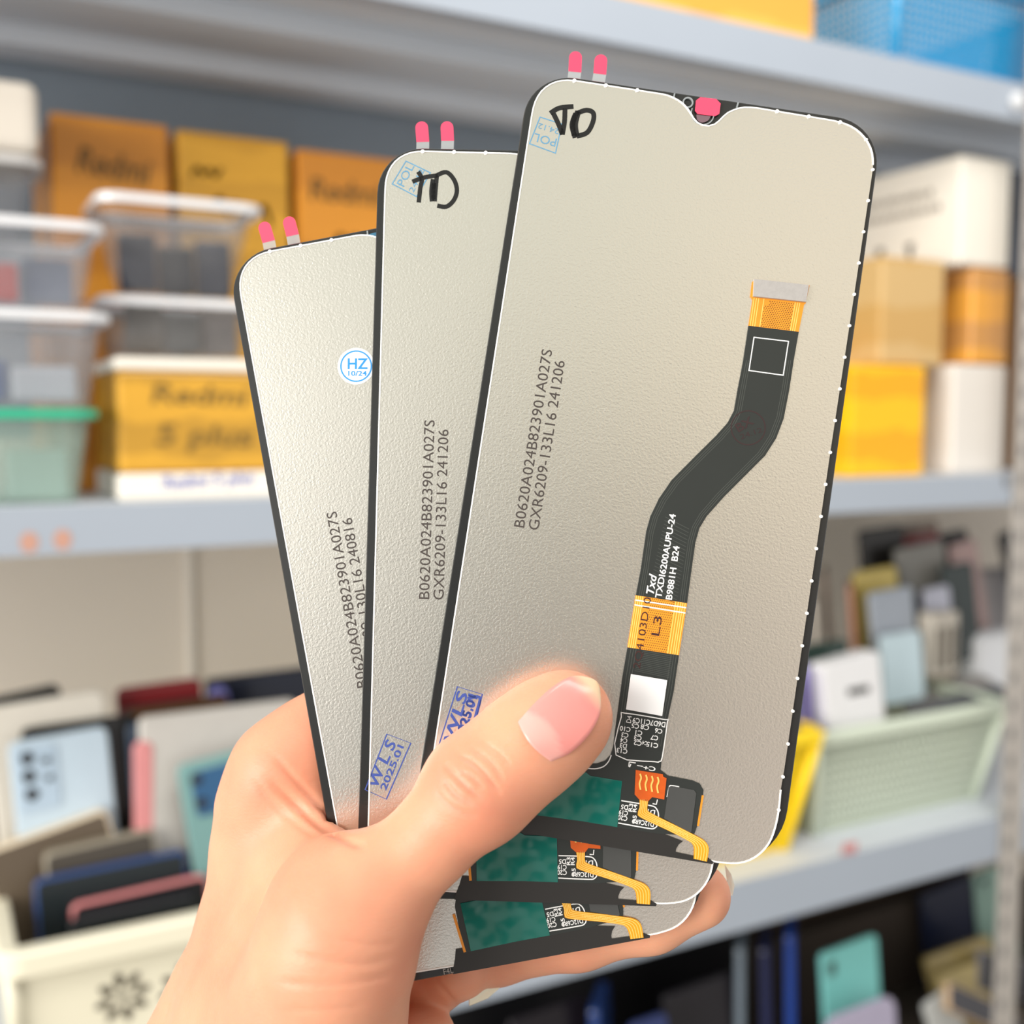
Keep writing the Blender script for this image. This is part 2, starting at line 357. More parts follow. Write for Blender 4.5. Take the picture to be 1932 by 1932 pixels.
def mid(a, b, t): return (a[0] + (b[0] - a[0]) * t, a[1] + (b[1] - a[1]) * t)
def build_panel(k, label):
    root = empty('display_panel', PM[k]); tag(root, label, 'phone screen', 'display panels fanned out in the hand')
    W2 = PW / 2
    # black glass with rounded corners and a softened edge
    gl = MB(); rr = [0.0075, 0.0122, 0.0092, 0.0092]
    def R(i): return round_rect(-W2 + i, i, W2 + .0006 - i, PH - i, [max(r - i, 0.001) for r in rr], 10)
    ring = lambda i, z: [(x, y, z) for x, y in R(i)]
    loft(gl, [ring(0.0002, -0.0019), ring(0, -0.0017), ring(0, -0.0007), ring(0.00018, -0.0005)])
    gl.build('glass_edge', m_glass, root)
    MB().prism(PLATE, -0.00055, 0.0).build('back_plate', m_plate, root)
    rim = MB().ribbon(resample(PLATE[I_R1:] + PLATE[:I_R0 + 1], 0.0012, False), 0.00028, -0.0003, 0.00016)
    acc = resample(PLATE, 0.0064)
    for (x, y) in acc:
        if y > 0.012 and not (abs(x - loc(1335, 238)[0]) < 0.012 and y > PH - 0.016) and (x > -W2 + 0.007): rim.prism(circle(x, y, 0.00032 if x > W2 - 0.006 else 0.00040, 10), -0.0002, 0.0002)
    rim.build('light_guide_rim', m_rim, root)
    # pull tabs
    for (a, b, c) in (((1088, 88), (1085.5, 127), (1081, 158)), ((1136.5, 94), (1133, 131), (1128, 162))):
        la, lb, lc = loc(*a), loc(*b), loc(*c)
        w = 0.00262; d = (la[0] - lc[0], la[1] - lc[1]); q = math.hypot(*d); d = (d[0] / q, d[1] / q); n = (-d[1], d[0])
        def P(t, s): return (t[0] + n[0] * s, t[1] + n[1] * s)
        cen = (la[0] - d[0] * w / 2, la[1] - d[1] * w / 2)
        pts = [P(lb, -w / 2)] + [(cen[0] + w / 2 * (d[0] * math.sin(t) - n[0] * math.cos(t)), cen[1] + w / 2 * (d[1] * math.sin(t) - n[1] * math.cos(t))) for t in [math.pi * i / 12 for i in range(13)]] + [P(lb, w / 2)]
        tb = MB().prism(pts, -0.0021, -0.00196).build('pull_tab', m_pink, root)
        st = MB().prism([P(lb, -w / 2), P(lb, w / 2), P(lc, w / 2), P(lc, -w / 2)], -0.0021, -0.00198)
        st.build('clear_stem', m_clear, tb)
    # notch: camera ring and its cover
    nb = MB().ribbon(locs(smooth_path([(1306, 204), (1304, 216), (1310, 228), (1322, 235), (1336, 233), (1345, 224), (1348, 210)], 4)), 0.00022, -0.0004, 0.00005)
    nb.ribbon(locs(circle(1298, 193, 9, 20)), 0.0003, -0.0004, 0.0, True)
    nb.ribbon(locs([(1273, 176), (1271, 184)]), 0.0003, -0.0004, 0.0); nb.ribbon(locs([(1393, 193), (1390, 203)]), 0.0003, -0.0004, 0.0)
    nb.build('camera_notch', mat('grey_notch_plastic', (150, 156, 158), 0.3), root)
    MB().prism(locs([(1313, 190), (1321, 184), (1351, 187), (1359.5, 196), (1357, 215), (1349, 219.5), (1316, 215.5), (1311, 209)]), 0.0, 0.00015).build('notch_tab', m_pink, root)
    MB().prism(locs(smooth_path([(1314, 216), (1316, 226), (1325, 231), (1336, 227), (1341, 219)], 3)), -0.0003, -0.00005).build('camera_window', mat('smoky_clear_film', (120, 96, 104), 0.2), root)
    # black strip along the bottom
    strip = MB().prism(locs([(985, 1524), (1240, 1568), (1288, 1586.5), (1280, 1593), (1275.5, 1601), (1274.5, 1607), (1310, 1614.5), (1336, 1618), (1346, 1626), (1344, 1630), (1000, 1573), (965, 1567), (968, 1558), (978, 1540)]), 0.0, 0.00022)
    so = strip.build('black_edge_strip', m_tape, root)
    if k == 2: 
        t = MB(); text2d(t, 'F4L', loc(838, 1838, 2), loc(856, 1834, 2), 0.0011, 0.00027); t.build('edge_print', mat('grey_print', (165, 160, 155), 0.6), so)
    # flex cable
    fl = MB().prism(locs(up_l + up_r[::-1]), 0.00012, 0.00028)
    fl.prism(locs(lowL + board_tail[::-1] + lowR[::-1]), 0.00012, 0.00028)
    fo = fl.build('flex_cable', m_flex, root)
    tr = MB()
    for s in (0.06, 0.10, 0.14, 0.86, 0.90, 0.94):
        tr.ribbon(locs([mid(a, b, s) for a, b in zip(flexL, flexR)]), 0.00011, 0.00028, 0.00030)
    for s in (0.07, 0.12, 0.17, 0.85, 0.90, 0.95):
        tr.ribbon(locs([mid(a, b, s) for a, b in zip(lowL[:4], lowR[:4])]), 0.00012, 0.00028, 0.00030)
    for i in range(22):       # hatched ground plane showing through the film
        a, b = mid((1252, 975), (1219, 1120), i / 22), mid((1311, 985), (1287, 1132), i / 22)
        tr.ribbon(locs([mid(a, b, 0.05), mid((b[0] - 6, b[1] + 16), a, 0.1)]), 0.0001, 0.00028, 0.00029)
    for i in range(13):
        a, b = mid((1212, 1228), (1196, 1268), i / 13), mid((1268, 1238), (1262, 1282), i / 13)
        tr.ribbon(locs([a, b]), 0.0001, 0.00028, 0.00029)
    tr.build('cable_traces', m_trace, fo)
    g = MB().prism(locs([(1424, 527), (1527, 538.5), (1519.5, 573), (1516.5, 575.5), (1506.5, 626.5), (1411.8, 615), (1419.5, 566), (1415, 560), (1418.5, 533)]), 0.0001, 0.00026)
    go = g.build('amber_connector_end', m_gold, fo)
    gm = MB()
    def lerp4(q, s, t): return mid(mid(q[0], q[1], s), mid(q[3], q[2], s), t)
    Q = [(1419.5, 562), (1516.5, 573), (1506.5, 626.5), (1412, 615)]
    for s in (0.03, 0.075, 0.12, 0.22, 0.83, 0.875, 0.915): gm.ribbon(locs([lerp4(Q, s, 0), lerp4(Q, s, 1)]), 0.00016, 0.00026, 0.00028)
    gm.build('gold_traces', m_goldl, go)
    gh = MB()
    for i in range(13):
        for j in range(15):
            s, t = 0.25 + 0.55 * i / 12 + (0.022 if j % 2 else 0), 0.06 + 0.9 * j / 14
            if s < 0.82 and not (i < 2 and j < 3): x, y = loc(*lerp4(Q, s, t)); gh.flat(circle(x, y, 0.00011, 6), 0.00029)
    gh.build('mesh_dots', m_golddk, go)
    MB().prism(locs([(1421, 528.5), (1524, 540), (1518.5, 571.4), (1419.5, 561)]), 0.00026, 0.00095).build('connector', m_silver, fo)
    sq = MB().ribbon(locs([(1422, 637), (1487, 644.7), (1477, 708.5), (1412.5, 699.5)]), 0.00030, 0.00028, 0.00031, True)
    Q2 = [(1199, 1123), (1296, 1138), (1280.6, 1236), (1183.6, 1221)]
    g2 = MB().prism(locs(Q2), 0.00012, 0.00029).build('amber_window', m_gold, fo)
    gt = MB()
    for s in (0.02, 0.06, 0.10, 0.14, 0.78, 0.83, 0.88, 0.92, 0.965): gt.ribbon(locs([lerp4(Q2, s, 0), lerp4(Q2, s, 1)]), 0.00018, 0.00029, 0.00031)
    gt.build('gold_traces', m_goldl, g2)
    gd = MB()
    for i in range(12):
        for j in range(23):
            s, t = 0.29 + 0.44 * i / 11 + (0.02 if j % 2 else 0), 0.02 + 0.96 * j / 22
            x, y = loc(*lerp4(Q2, s, t)); gd.flat(circle(x, y, 0.00010, 6), 0.00030)
    gd.build('mesh_dots', m_golddk, g2)
    dm = MB(); text2d(dm, '2Q4103D10', loc(1207, 1262), loc(1228, 1128), 0.0014, 0.00033); text2d(dm, 'L3', loc(1243, 1200), loc(1249, 1164), 0.0016, 0.00033)
    dm.build('dot_matrix_code', mat('dark_red_black_ink', (60, 24, 20), 0.6), g2)
    # silk-screen lettering and outlines
    w = sq; z = 0.00033
    text2d(w, 'TXDI6200AUPU-24', loc(1247, 1129), loc(1274.5, 971), 0.00122, z, bold=True)
    text2d(w, 'B9881H  B24', loc(1267, 1132), loc(1281.5, 1031), 0.00122, z, bold=True)
    text2d(w, 'Txd', loc(1232.5, 1122), loc(1239, 1084), 0.00150, z, 0.25, bold=True)
    w.ribbon(locs([(1198.3, 1132), (1294.2, 1146.5)]), 0.00025, 0.00029, z); w.ribbon(locs([(1196.8, 1141), (1292.8, 1156.5)]), 0.00025, 0.00029, z)
    w.ribbon(locs(smooth_path([(1178, 1345), (1255, 1357.5), (1258.5, 1362), (1249, 1428), (1243, 1436), (1234, 1436.5), (1162, 1424), (1172, 1352)], 3, True)), 0.0002, 0.00028, z, True)
    def inv(s, x0, y0, x1, y1, h): text2d(w, s, loc(x1, y1), loc(x0, y0), h * PXM, z, bold=True)   # printed upside down
    inv('D6D7C11C9', 1194, 1353.5, 1255.5, 1362.5, 9.5); inv('C8', 1209, 1366, 1225, 1369, 8.5); inv('C5', 1192, 1364, 1206, 1366.5, 8.5); inv('C6', 1236, 1373, 1250, 1376, 8.5)
    inv('C1', 1199, 1377, 1212, 1379, 8.5); inv('C7', 1228, 1386, 1242, 1388.5, 8.5); inv('C3', 1197, 1386, 1211, 1389, 8.5); inv('C2', 1196, 1396, 1211, 1398.5, 8.5); inv('C15', 1220, 1399, 1242, 1402.5, 8.5); inv('C4', 1212, 1397, 1222, 1399, 7)
    inv('C10', 1170, 1369, 1190, 1372.5, 8.5); inv('C3', 1173, 1381, 1186, 1383.5, 8.5); inv('C4', 1171, 1391, 1184, 1393.5, 8.5); inv('D3', 1170, 1401, 1183, 1403.5, 8.5); inv('C13', 1164, 1410, 1184, 1413.5, 8.5)
    text2d(w, 'D4', loc(1190, 1364), loc(1192, 1351), 9 * PXM, z)
    inv('C+--', 1202, 1441, 1237, 1447, 8)
    w.ribbon(locs([(1190, 1441), (1187.5, 1447)]), 0.0002, 0.00028, z); w.ribbon(locs([(1187, 1437), (1199, 1439)]), 0.0002, 0.00028, z); w.ribbon(locs([(1187, 1437), (1186, 1446)]), 0.0002, 0.00028, z)
    w.ribbon(locs(smooth_path([(1153, 1424), (1148, 1436), (1138, 1446), (1122, 1450), (1105, 1448.5)], 3)), 0.0002, 0.00028, z)
    w.ribbon(locs(smooth_path([(1172, 1510), (1226, 1519), (1238, 1525), (1242, 1537), (1240, 1555), (1234, 1562), (1222, 1562), (1166, 1552)], 3)), 0.00022, 0.00028, z)
    inv('D5', 1172, 1517, 1185, 1519, 8.5); inv('C19', 1168, 1527, 1185, 1530, 8.5); inv('C20', 1166, 1537, 1184, 1540, 8.5)
    text2d(w, 'R3', loc(1192, 1531), loc(1194, 1516), 7 * PXM, z, bold=True); text2d(w, 'R4', loc(1200, 1532), loc(1202, 1517), 7 * PXM, z, bold=True)
    inv('D1', 1222, 1526, 1236, 1528, 8.5); inv('D12C6R5', 1194, 1544, 1234, 1551, 8.5)
    text2d(w, 'R5', loc(1199, 1552), loc(1201, 1538), 7 * PXM, z, bold=True)
    w.ribbon(locs([(1240, 1508), (1238, 1517), (1231, 1515.5)]), 0.0002, 0.00028, z)
    w.ribbon(locs(smooth_path([(1258, 1503), (1262, 1485), (1266, 1481.5), (1281, 1484)], 3)), 0.0002, 0.00028, z)
    w.build('white_print', m_white, fo)
    MB().prism(locs([(1190, 1271.4), (1258.4, 1283), (1249, 1350.6), (1180.7, 1338)]), 0.00028, 0.00036).build('blank_sticker', m_sticker, fo)
    MB().ribbon(locs(circle(1411, 807.5, 32, 40)), 0.00024, 0.00028, 0.00031, True).build('round_stamp', m_maroon, fo)
    st = MB(); text2d(st, 'BX', loc(1393, 816), loc(1423, 799), 0.0017, 0.00032, bold=True); text2d(st, '24.12', loc(1398, 829), loc(1438, 815), 0.0010, 0.00032); st.build('stamp_letters', m_maroon, fo)
    # green shielding tape, solder block, little amber flex, grey pad
    MB().prism(locs([(1022, 1444), (1100, 1456), (1106, 1457), (1113, 1463), (1173.5, 1473), (1164.5, 1560), (1100, 1549), (1011, 1537)]), 0.00028, 0.00042).build('green_tape', m_teal, fo, bevel=0.0001)
    sf = MB().prism(locs([(1199, 1452), (1250, 1460), (1251, 1465), (1257, 1467.5), (1252.6, 1507.6), (1230, 1503), (1222, 1511), (1206, 1508), (1197, 1498)]), 0.0003, 0.00048)
    sfo = sf.build('solder_block', m_orange, root)
    sp = MB()
    for i in range(4):
        x = 1207 + i * 11; y = 1459 + i * 2
        sp.ribbon(locs(smooth_path([(x, y), (x + 2, y + 8), (x - 1, y + 18), (x + 1, y + 30)], 3)), 0.00032, 0.00048, 0.0006)
    sp.build('solder_joints', m_goldl, sfo)
    le = smooth_path([(1206, 1507), (1206, 1522), (1203, 1533), (1209, 1542), (1260, 1566), (1296, 1584.5), (1306, 1592), (1309, 1602), (1308, 1619)], 4)
    re = smooth_path([(1223, 1507), (1221.5, 1518), (1221, 1524), (1226, 1532), (1270, 1554), (1310, 1574.5), (1329, 1586), (1336.5, 1600), (1333, 1624.6)], 4)
    tf = MB().prism(locs(le + re[::-1]), 0.00034, 0.00046)
    tfo = tf.build('touch_flex', m_yellowflex, root)
    tl_ = MB()
    for s in (0.12, 0.31, 0.5, 0.69, 0.88): tl_.ribbon(locs([mid(a, b, s) for a, b in zip(le, re)]), 0.00014, 0.00046, 0.00048)
    text2d(tl_, 'GX62092FPCV5R1', loc(1298, 1574), loc(1236, 1543), 0.0006, 0.00049)
    tl_.build('touch_traces', m_goldl, tfo)
    MB().prism(locs([(1252.6, 1543), (1258, 1506), (1261, 1485), (1266, 1482), (1309, 1490), (1313, 1496), (1304, 1568), (1300, 1571)]), 0.00028, 0.00040).build('grey_pad', m_flex2, fo)
    ob = MB().ribbon(locs([(1325.5, 1500), (1316.5, 1558)]), 0.0004, 0.0001, 0.0003); ob.ribbon(locs([(1003, 1460), (1000, 1535)]), 0.0005, 0.0001, 0.0003)
    ob.build('copper_edge', m_gold, fo)
    # ink-jet serial number
    s = MB()
    text2d(s, SERIALS[k][0], loc(989, 996), loc(1042, 661), 20 * PXM, 0.00004); text2d(s, SERIALS[k][1], loc(1016, 1001), loc(1066, 682), 20 * PXM, 0.00004)
    s.build('serial_print', m_ink, root)
    # hand-made marks
    if k == 0:
        mk = MB()
        for pts in ([(1038, 214), (1055, 204), (1082, 201)], [(1044, 214), (1054, 235), (1061, 254)], [(1066, 205), (1065, 230), (1061, 254)], [(1090, 210), (1081, 232), (1083, 256)], [(1086, 214), (1079, 236), (1085, 260)], [(1092, 210), (1086, 235), (1089, 257)], [(1088, 214), (1106, 208), (1119, 213), (1119, 229), (1108, 250), (1088, 257)]):
            mk.ribbon(locs(smooth_path(pts, 5)), 0.00098, 0.0, 0.00006)
        mk.build('marker_writing', m_marker, root)
        st = MB().ribbon(locs([(1019, 221), (1060, 234), (1048, 289), (999, 271)]), 0.0003, 0.00002, 0.00005, True)
        text2d(st, 'POL', loc(1051, 262), loc(1009, 251), 0.0017, 0.00005); text2d(st, '24.12', loc(1056, 244), loc(1017, 232), 0.0011, 0.00005)
        st.build('square_stamp', m_bluelt, root)
        ws = MB().ribbon(locs([(863, 1295.5), (910, 1310), (884, 1416), (828, 1406)]), 0.00026, 0.00002, 0.00005, True)
        text2d(ws, 'WLS', loc(856, 1402), loc(883, 1308), 0.0021, 0.00005, 0.1, True)
        text2d(ws, '2025.01', loc(872, 1400), loc(898, 1312), 0.0015, 0.00005, bold=True); text2d(ws, '2025.01', loc(874, 1396), loc(901, 1316), 0.0018, 0.00005)
        ws.ribbon(locs(smooth_path([(882, 1318), (905, 1316), (899, 1345), (890, 1380)], 4)), 0.0006, 0.00002, 0.00005)
        ws.build('date_stamp', m_blue, root)
    if k == 1:
        q = lambda pts: locs(pts, 1)
        mk = MB()
        for pts in ([(778, 343), (800, 335), (826, 331)], [(789, 324), (796, 338), (793, 355), (790, 382)], [(817, 338), (814, 360), (815, 380)], [(824, 333), (822, 355), (820, 380)], [(819, 345), (818, 360), (818, 376)], [(822, 332), (842, 325), (857, 340), (862, 360), (856, 378), (842, 390), (825, 388)]):
            mk.ribbon(q(smooth_path(pts, 5)), 0.0009, 0.0, 0.00006)
        mk.build('marker_writing', m_marker, root)
        st = MB().ribbon(q([(766, 304), (812, 326), (786, 371), (740, 347)]), 0.0003, 0.00002, 0.00005, True)
        text2d(st, 'POL', loc(762, 353, 1), loc(782, 314, 1), 0.0017, 0.00005); text2d(st, '24.12', loc(780, 364, 1), loc(801, 322, 1), 0.0011, 0.00005)
        st.build('square_stamp', m_bluelt, root)
        ws = MB().ribbon(q([(730, 1385), (775, 1402), (729, 1508), (689, 1490)]), 0.00026, 0.00002, 0.00005, True)
        text2d(ws, 'W L S', loc(711, 1488, 1), loc(748, 1402, 1), 0.0021, 0.00005, 0.1, True); text2d(ws, '2025.01', loc(728, 1492, 1), loc(762, 1409, 1), 0.0013, 0.00005)
        ws.build('date_stamp', m_blue, root)
    if k == 2:
        hx, hy = loc(672, 691, 2)
        hz = MB().prism(circle(hx, hy, 0.00375, 40), 0.0, 0.0001).build('round_sticker', m_sticker, root)
        hp = MB().ribbon(circle(hx, hy, 0.0031, 40), 0.0003, 0.0001, 0.00013, True)
        text2d(hp, 'HZ', loc(656, 696, 2), loc(694, 696, 2), 0.00215, 0.00014, bold=True); text2d(hp, '10/24', loc(657, 709, 2), loc(692, 709, 2), 0.00098, 0.00014, bold=True)
        hp.build('sticker_print', m_hz, hz)
        MB().prism(locs([(650, 453), (680, 445), (716, 436), (716, 462), (700, 456), (676, 453), (656, 455)], 2), -0.00048, -0.0002).build('blue_film', m_film, root)
    return root
build_panel(0, 'frontmost display panel in the fan, its whole ribbon cable and pink notch tab showing')
build_panel(1, 'middle display panel of the fan, with a blue date stamp and black marker letters')
build_panel(2, 'rear display panel of the fan, with a round white sticker near its long edge')

# ------------------------------------------------------------------ the hand
def fdepth(px, py):
    """depth of the front panel's face along the pixel's ray"""
    return float((base @ nn) / (np.array(ray(px, py)) @ nn))
def J(px, py, d, r, rel=True):
    dd = fdepth(px, py) + d if rel else d
    return (np.array(at_depth(px, py, dd)), r)
def skin_sdf():
    # joints: photo direction, depth behind (+) or before (-) the front panel, radius
    thumb = [J(1072, 1350, -.0078, .0082), J(1040, 1374, -.0082, .0091), J(980, 1421, -.0095, .0094), J(902, 1488, -.0108, .0099), J(806, 1592, -.0112, .0075), J(722, 1668, -.0112, .0088), J(652, 1738, -.0108, .0122)]
    thenar = [J(645, 1730, -.0108, .0130), J(627, 1810, -.0100, .0138), J(590, 1930, -.004, .0165), J(520, 2120, .006, .0200), J(440, 2330, .018, .0230)]
    back = [J(536, 1454, .0175, .0100), J(507, 1524, .0200, .0098), J(497, 1622, .0220, .0096), J(478, 1742, .0235, .0105), J(438, 1882, .0255, .0124), J(350, 2110, .0260, .0170), J(250, 2340, .030, .0215)]
    fill = [J(562, 1640, .0115, .0085), J(550, 1760, .0105, .0120), J(505, 1900, .011, .0160), J(430, 2110, .016, .0210), J(345, 2340, .024, .0240)]
    webs = [J(600, 1560, .0105, .0060), J(610, 1625, .0045, .0062), J(632, 1668, -.003, .0085)]
    palm = [J(520, 1600, .026, .0110), J(600, 1760, .0285, .0125), J(560, 1900, .028, .0150)]
    idx = [J(536, 1454, .0175, .0100), J(600, 1402, .0185, .0100), J(700, 1330, .0200, .0092), J(800, 1262, .0215, .0090), J(930, 1300, .0205, .0080), J(1040, 1345, .0170, .0072)]
    midf = [J(560, 1700, .030, .0105), J(760, 1780, .031, .0095), J(930, 1775, .026, .0088), J(1090, 1755, .0190, .0076), J(1226, 1727, .0160, .0071), J(1318, 1690, .0148, .0066)]
    ring = [J(560, 1800, .036, .0105), J(720, 1890, .036, .0090), J(815, 1846, .0280, .0070), J(870, 1827, .0205, .0063)]
    pinky = [J(520, 1900, .040, .0105), J(640, 2005, .036, .0088), J(730, 1985, .0290, .0078), J(797, 1962, .0195, .0072)]
    return dict(thumb=(thumb, .004), thenar=(thenar, .006), back=(back, .006), fill=(fill, .006), webs=(webs, .004), palm=(palm, .006), idx=(idx, .003), midf=(midf, .003), ring=(ring, .0025), pinky=(pinky, .0025))
def make_skin():
    S = skin_sdf()
    allp = np.array([j[0] for c, _ in S.values() for j in c])
    # work in the camera's axes, metres
    Rm = np.array([cr, cu, cf])
    tocam = lambda p: (p - CAMN) @ Rm.T
    q = tocam(allp); lo = q.min(0) - .026; hi = q.max(0) + .026
    lo[1] = max(lo[1], tocam(np.array([at_depth(400, 2230, .235)]))[0][1])
    h = .00060
    n = np.ceil((hi - lo) / h).astype(int) + 1
    ax = [lo[i] + h * np.arange(n[i]) for i in range(3)]
    X, Y, Z = np.meshgrid(*[a.astype(np.float32) for a in ax], indexing='ij')
    def smin(a, b, k):
        t = np.clip(.5 + .5 * (b - a) / k, 0, 1); return b + (a - b) * t - k * t * (1 - t)
    def chain(c, k):
        D = None
        for (a, ra), (b, rb) in zip(c[:-1], c[1:]):
            a = tocam(a).astype(np.float32); b = tocam(b).astype(np.float32); ba = b - a; L = float(ba @ ba)
            t = np.clip(((X - a[0]) * ba[0] + (Y - a[1]) * ba[1] + (Z - a[2]) * ba[2]) / L, 0, 1)
            d = np.sqrt((X - a[0] - ba[0] * t) ** 2 + (Y - a[1] - ba[1] * t) ** 2 + (Z - a[2] - ba[2] * t) ** 2) - np.float32(ra) - np.float32(rb - ra) * t
            D = d if D is None else smin(D, d, np.float32(k))
        return D
    body = None
    for nme, k in (('thenar', .006), ('thumb', .007), ('fill', .009), ('back', .008), ('webs', .007), ('palm', .006)):
        d = chain(*S[nme]); body = d if body is None else smin(body, d, np.float32(k))
    body = smin(body, chain(*S['idx']), np.float32(.006))
    for nme in ('midf', 'ring', 'pinky'): body = smin(body, chain(*S[nme]), np.float32(.0016 if nme != 'midf' else .003))
    # the panels press into the skin: nothing of the hand inside them
    Wp = np.stack([X.ravel(), Y.ravel(), Z.ravel()], 1)
    for k in range(3):
        M = np.array(PI_[k]); A = M[:3, :3] @ Rm.T; t = M[:3, :3] @ CAMN + M[:3, 3]
        lx = (A[0, 0] * X + A[0, 1] * Y + A[0, 2] * Z + t[0]); ly = (A[1, 0] * X + A[1, 1] * Y + A[1, 2] * Z + t[1]); lz = (A[2, 0] * X + A[2, 1] * Y + A[2, 2] * Z + t[2])
        bx = np.maximum(np.maximum(np.abs(lx) - PW / 2, np.abs(ly - PH / 2) - PH / 2), np.abs(lz + .0008) - .0012)
        body = np.maximum(body, -(bx - np.float32(.0001)))
    # surface nets
    s = body < 0
    nx, ny, nz = s.shape
    cnt = np.zeros((nx - 1, ny - 1, nz - 1), np.int8)
    for i in (0, 1):
        for j in (0, 1):
            for k in (0, 1): cnt += s[i:nx - 1 + i, j:ny - 1 + j, k:nz - 1 + k]
    act = (cnt > 0) & (cnt < 8)
    idx = -np.ones(act.shape, np.int64); cells = np.argwhere(act); idx[act] = np.arange(len(cells))
    acc = np.zeros((len(cells), 3)); wt = np.zeros(len(cells))
    cs = [(i, j, k) for i in (0, 1) for j in (0, 1) for k in (0, 1)]
    for a in cs:
        for ax_ in range(3):
            if a[ax_]: continue
            b = list(a); b[ax_] = 1
            va = body[cells[:, 0] + a[0], cells[:, 1] + a[1], cells[:, 2] + a[2]]; vb = body[cells[:, 0] + b[0], cells[:, 1] + b[1], cells[:, 2] + b[2]]
            m = (va < 0) != (vb < 0); t = np.where(m, va / np.where(m, va - vb, 1), 0)
            p = np.array(a)[None, :] + np.zeros((len(cells), 3)); p[:, ax_] += t
            acc += np.where(m[:, None], p, 0); wt += m
    V = (cells + acc / wt[:, None]) * h + lo
    F = []
    for ax_ in range(3):
        o1, o2 = [(1, 2), (2, 0), (0, 1)][ax_]
        sl = [slice(None)] * 3; sl2 = [slice(None)] * 3; sl[ax_] = slice(0, -1); sl2[ax_] = slice(1, None)
        ch = s[tuple(sl)] != s[tuple(sl2)]; e = np.argwhere(ch)
        e = e[(e[:, o1] > 0) & (e[:, o2] > 0) & (e[:, o1] < s.shape[o1] - 1) & (e[:, o2] < s.shape[o2] - 1)]
        inside = s[e[:, 0], e[:, 1], e[:, 2]]
        def at(d1, d2):
            c = e.copy(); c[:, o1] -= d1; c[:, o2] -= d2; return idx[c[:, 0], c[:, 1], c[:, 2]]
        qd = np.stack([at(1, 1), at(0, 1), at(0, 0), at(1, 0)], 1); qd = np.where(inside[:, None], qd, qd[:, ::-1]); F.append(qd)
    F = np.concatenate(F)
    for _ in range(3):     # relax the sampling steps
        sm = np.zeros_like(V); c2 = np.zeros(len(V))
        for a, b in ((0, 1), (1, 2), (2, 3), (3, 0)):
            np.add.at(sm, F[:, a], V[F[:, b]]); np.add.at(c2, F[:, a], 1); np.add.at(sm, F[:, b], V[F[:, a]]); np.add.at(c2, F[:, b], 1)
        V = V * .5 + .5 * sm / np.maximum(c2, 1)[:, None]
    # vertex normals
    N = np.zeros_like(V); fn = np.cross(V[F[:, 2]] - V[F[:, 0]], V[F[:, 3]] - V[F[:, 1]])
    for a in range(4): np.add.at(N, F[:, a], fn)
    N /= np.linalg.norm(N, axis=1)[:, None] + 1e-12
    # creases of the skin that the photo shows
    px = CX + FPX * V[:, 0] / V[:, 2]; py = CY - FPX * V[:, 1] / V[:, 2]
    face = -np.sum(N * V, 1) / np.linalg.norm(V, axis=1)
    creases = [
        ([(838, 1436), (846, 1452), (870, 1476), (893, 1497), (915, 1508)], 6, .55), ([(858, 1423), (882, 1432), (908, 1452), (930, 1478), (945, 1500)], 5.5, .5), ([(885, 1408), (915, 1430), (935, 1450), (950, 1480)], 5, .36),
        ([(836, 1470), (860, 1500), (895, 1520)], 5, .36), ([(905, 1396), (945, 1425), (962, 1445)], 5, .3), ([(820, 1490), (850, 1522), (905, 1545)], 5, .3), ([(862, 1455), (890, 1468), (912, 1490)], 5, .36),
        ([(505, 1470), (560, 1520), (610, 1560), (668, 1590), (690, 1592)], 8, .8), ([(515, 1425), (560, 1475), (610, 1525), (660, 1566)], 7, .45), ([(470, 1470), (540, 1540), (600, 1580)], 7, .3),
        ([(545, 1798), (620, 1812), (690, 1818), (748, 1805)], 6, .30), ([(520, 1852), (600, 1858), (690, 1850), (745, 1838)], 6, .30), ([(530, 1905), (620, 1906), (700, 1895)], 6, .2), ([(640, 1770), (700, 1782), (752, 1778)], 5, .2),
        ([(800, 1822), (822, 1850), (868, 1905)], 5, .3)]
    disp = np.zeros(len(V))
    for pts, w, dep in creases:
        P = np.array(smooth_path(pts, 6)); best = np.full(len(V), 1e9)
        bb = (px > P[:, 0].min() - 30) & (px < P[:, 0].max() + 30) & (py > P[:, 1].min() - 30) & (py < P[:, 1].max() + 30) & (face > .15) & (V[:, 2] < .232)
        ii = np.where(bb)[0]; b = np.full(len(ii), 1e9); tt = np.zeros(len(ii))
        for m_ in range(len(P) - 1):
            a, c = P[m_], P[m_ + 1]; d = c - a; t = np.clip(((px[ii] - a[0]) * d[0] + (py[ii] - a[1]) * d[1]) / (d @ d), 0, 1)
            q_ = np.hypot(px[ii] - a[0] - d[0] * t, py[ii] - a[1] - d[1] * t); k_ = q_ < b; b[k_] = q_[k_]; tt[k_] = (m_ + t[k_]) / (len(P) - 1)
        disp[ii] -= dep * .001 * np.exp(-(b / w) ** 2) * np.clip(np.sin(np.pi * np.clip(tt, .02, .98)) * 1.6, 0, 1)
    V = V + N * disp[:, None]
    Vw = V @ Rm + CAMN
    return Vw, F
hv, hf = make_skin()
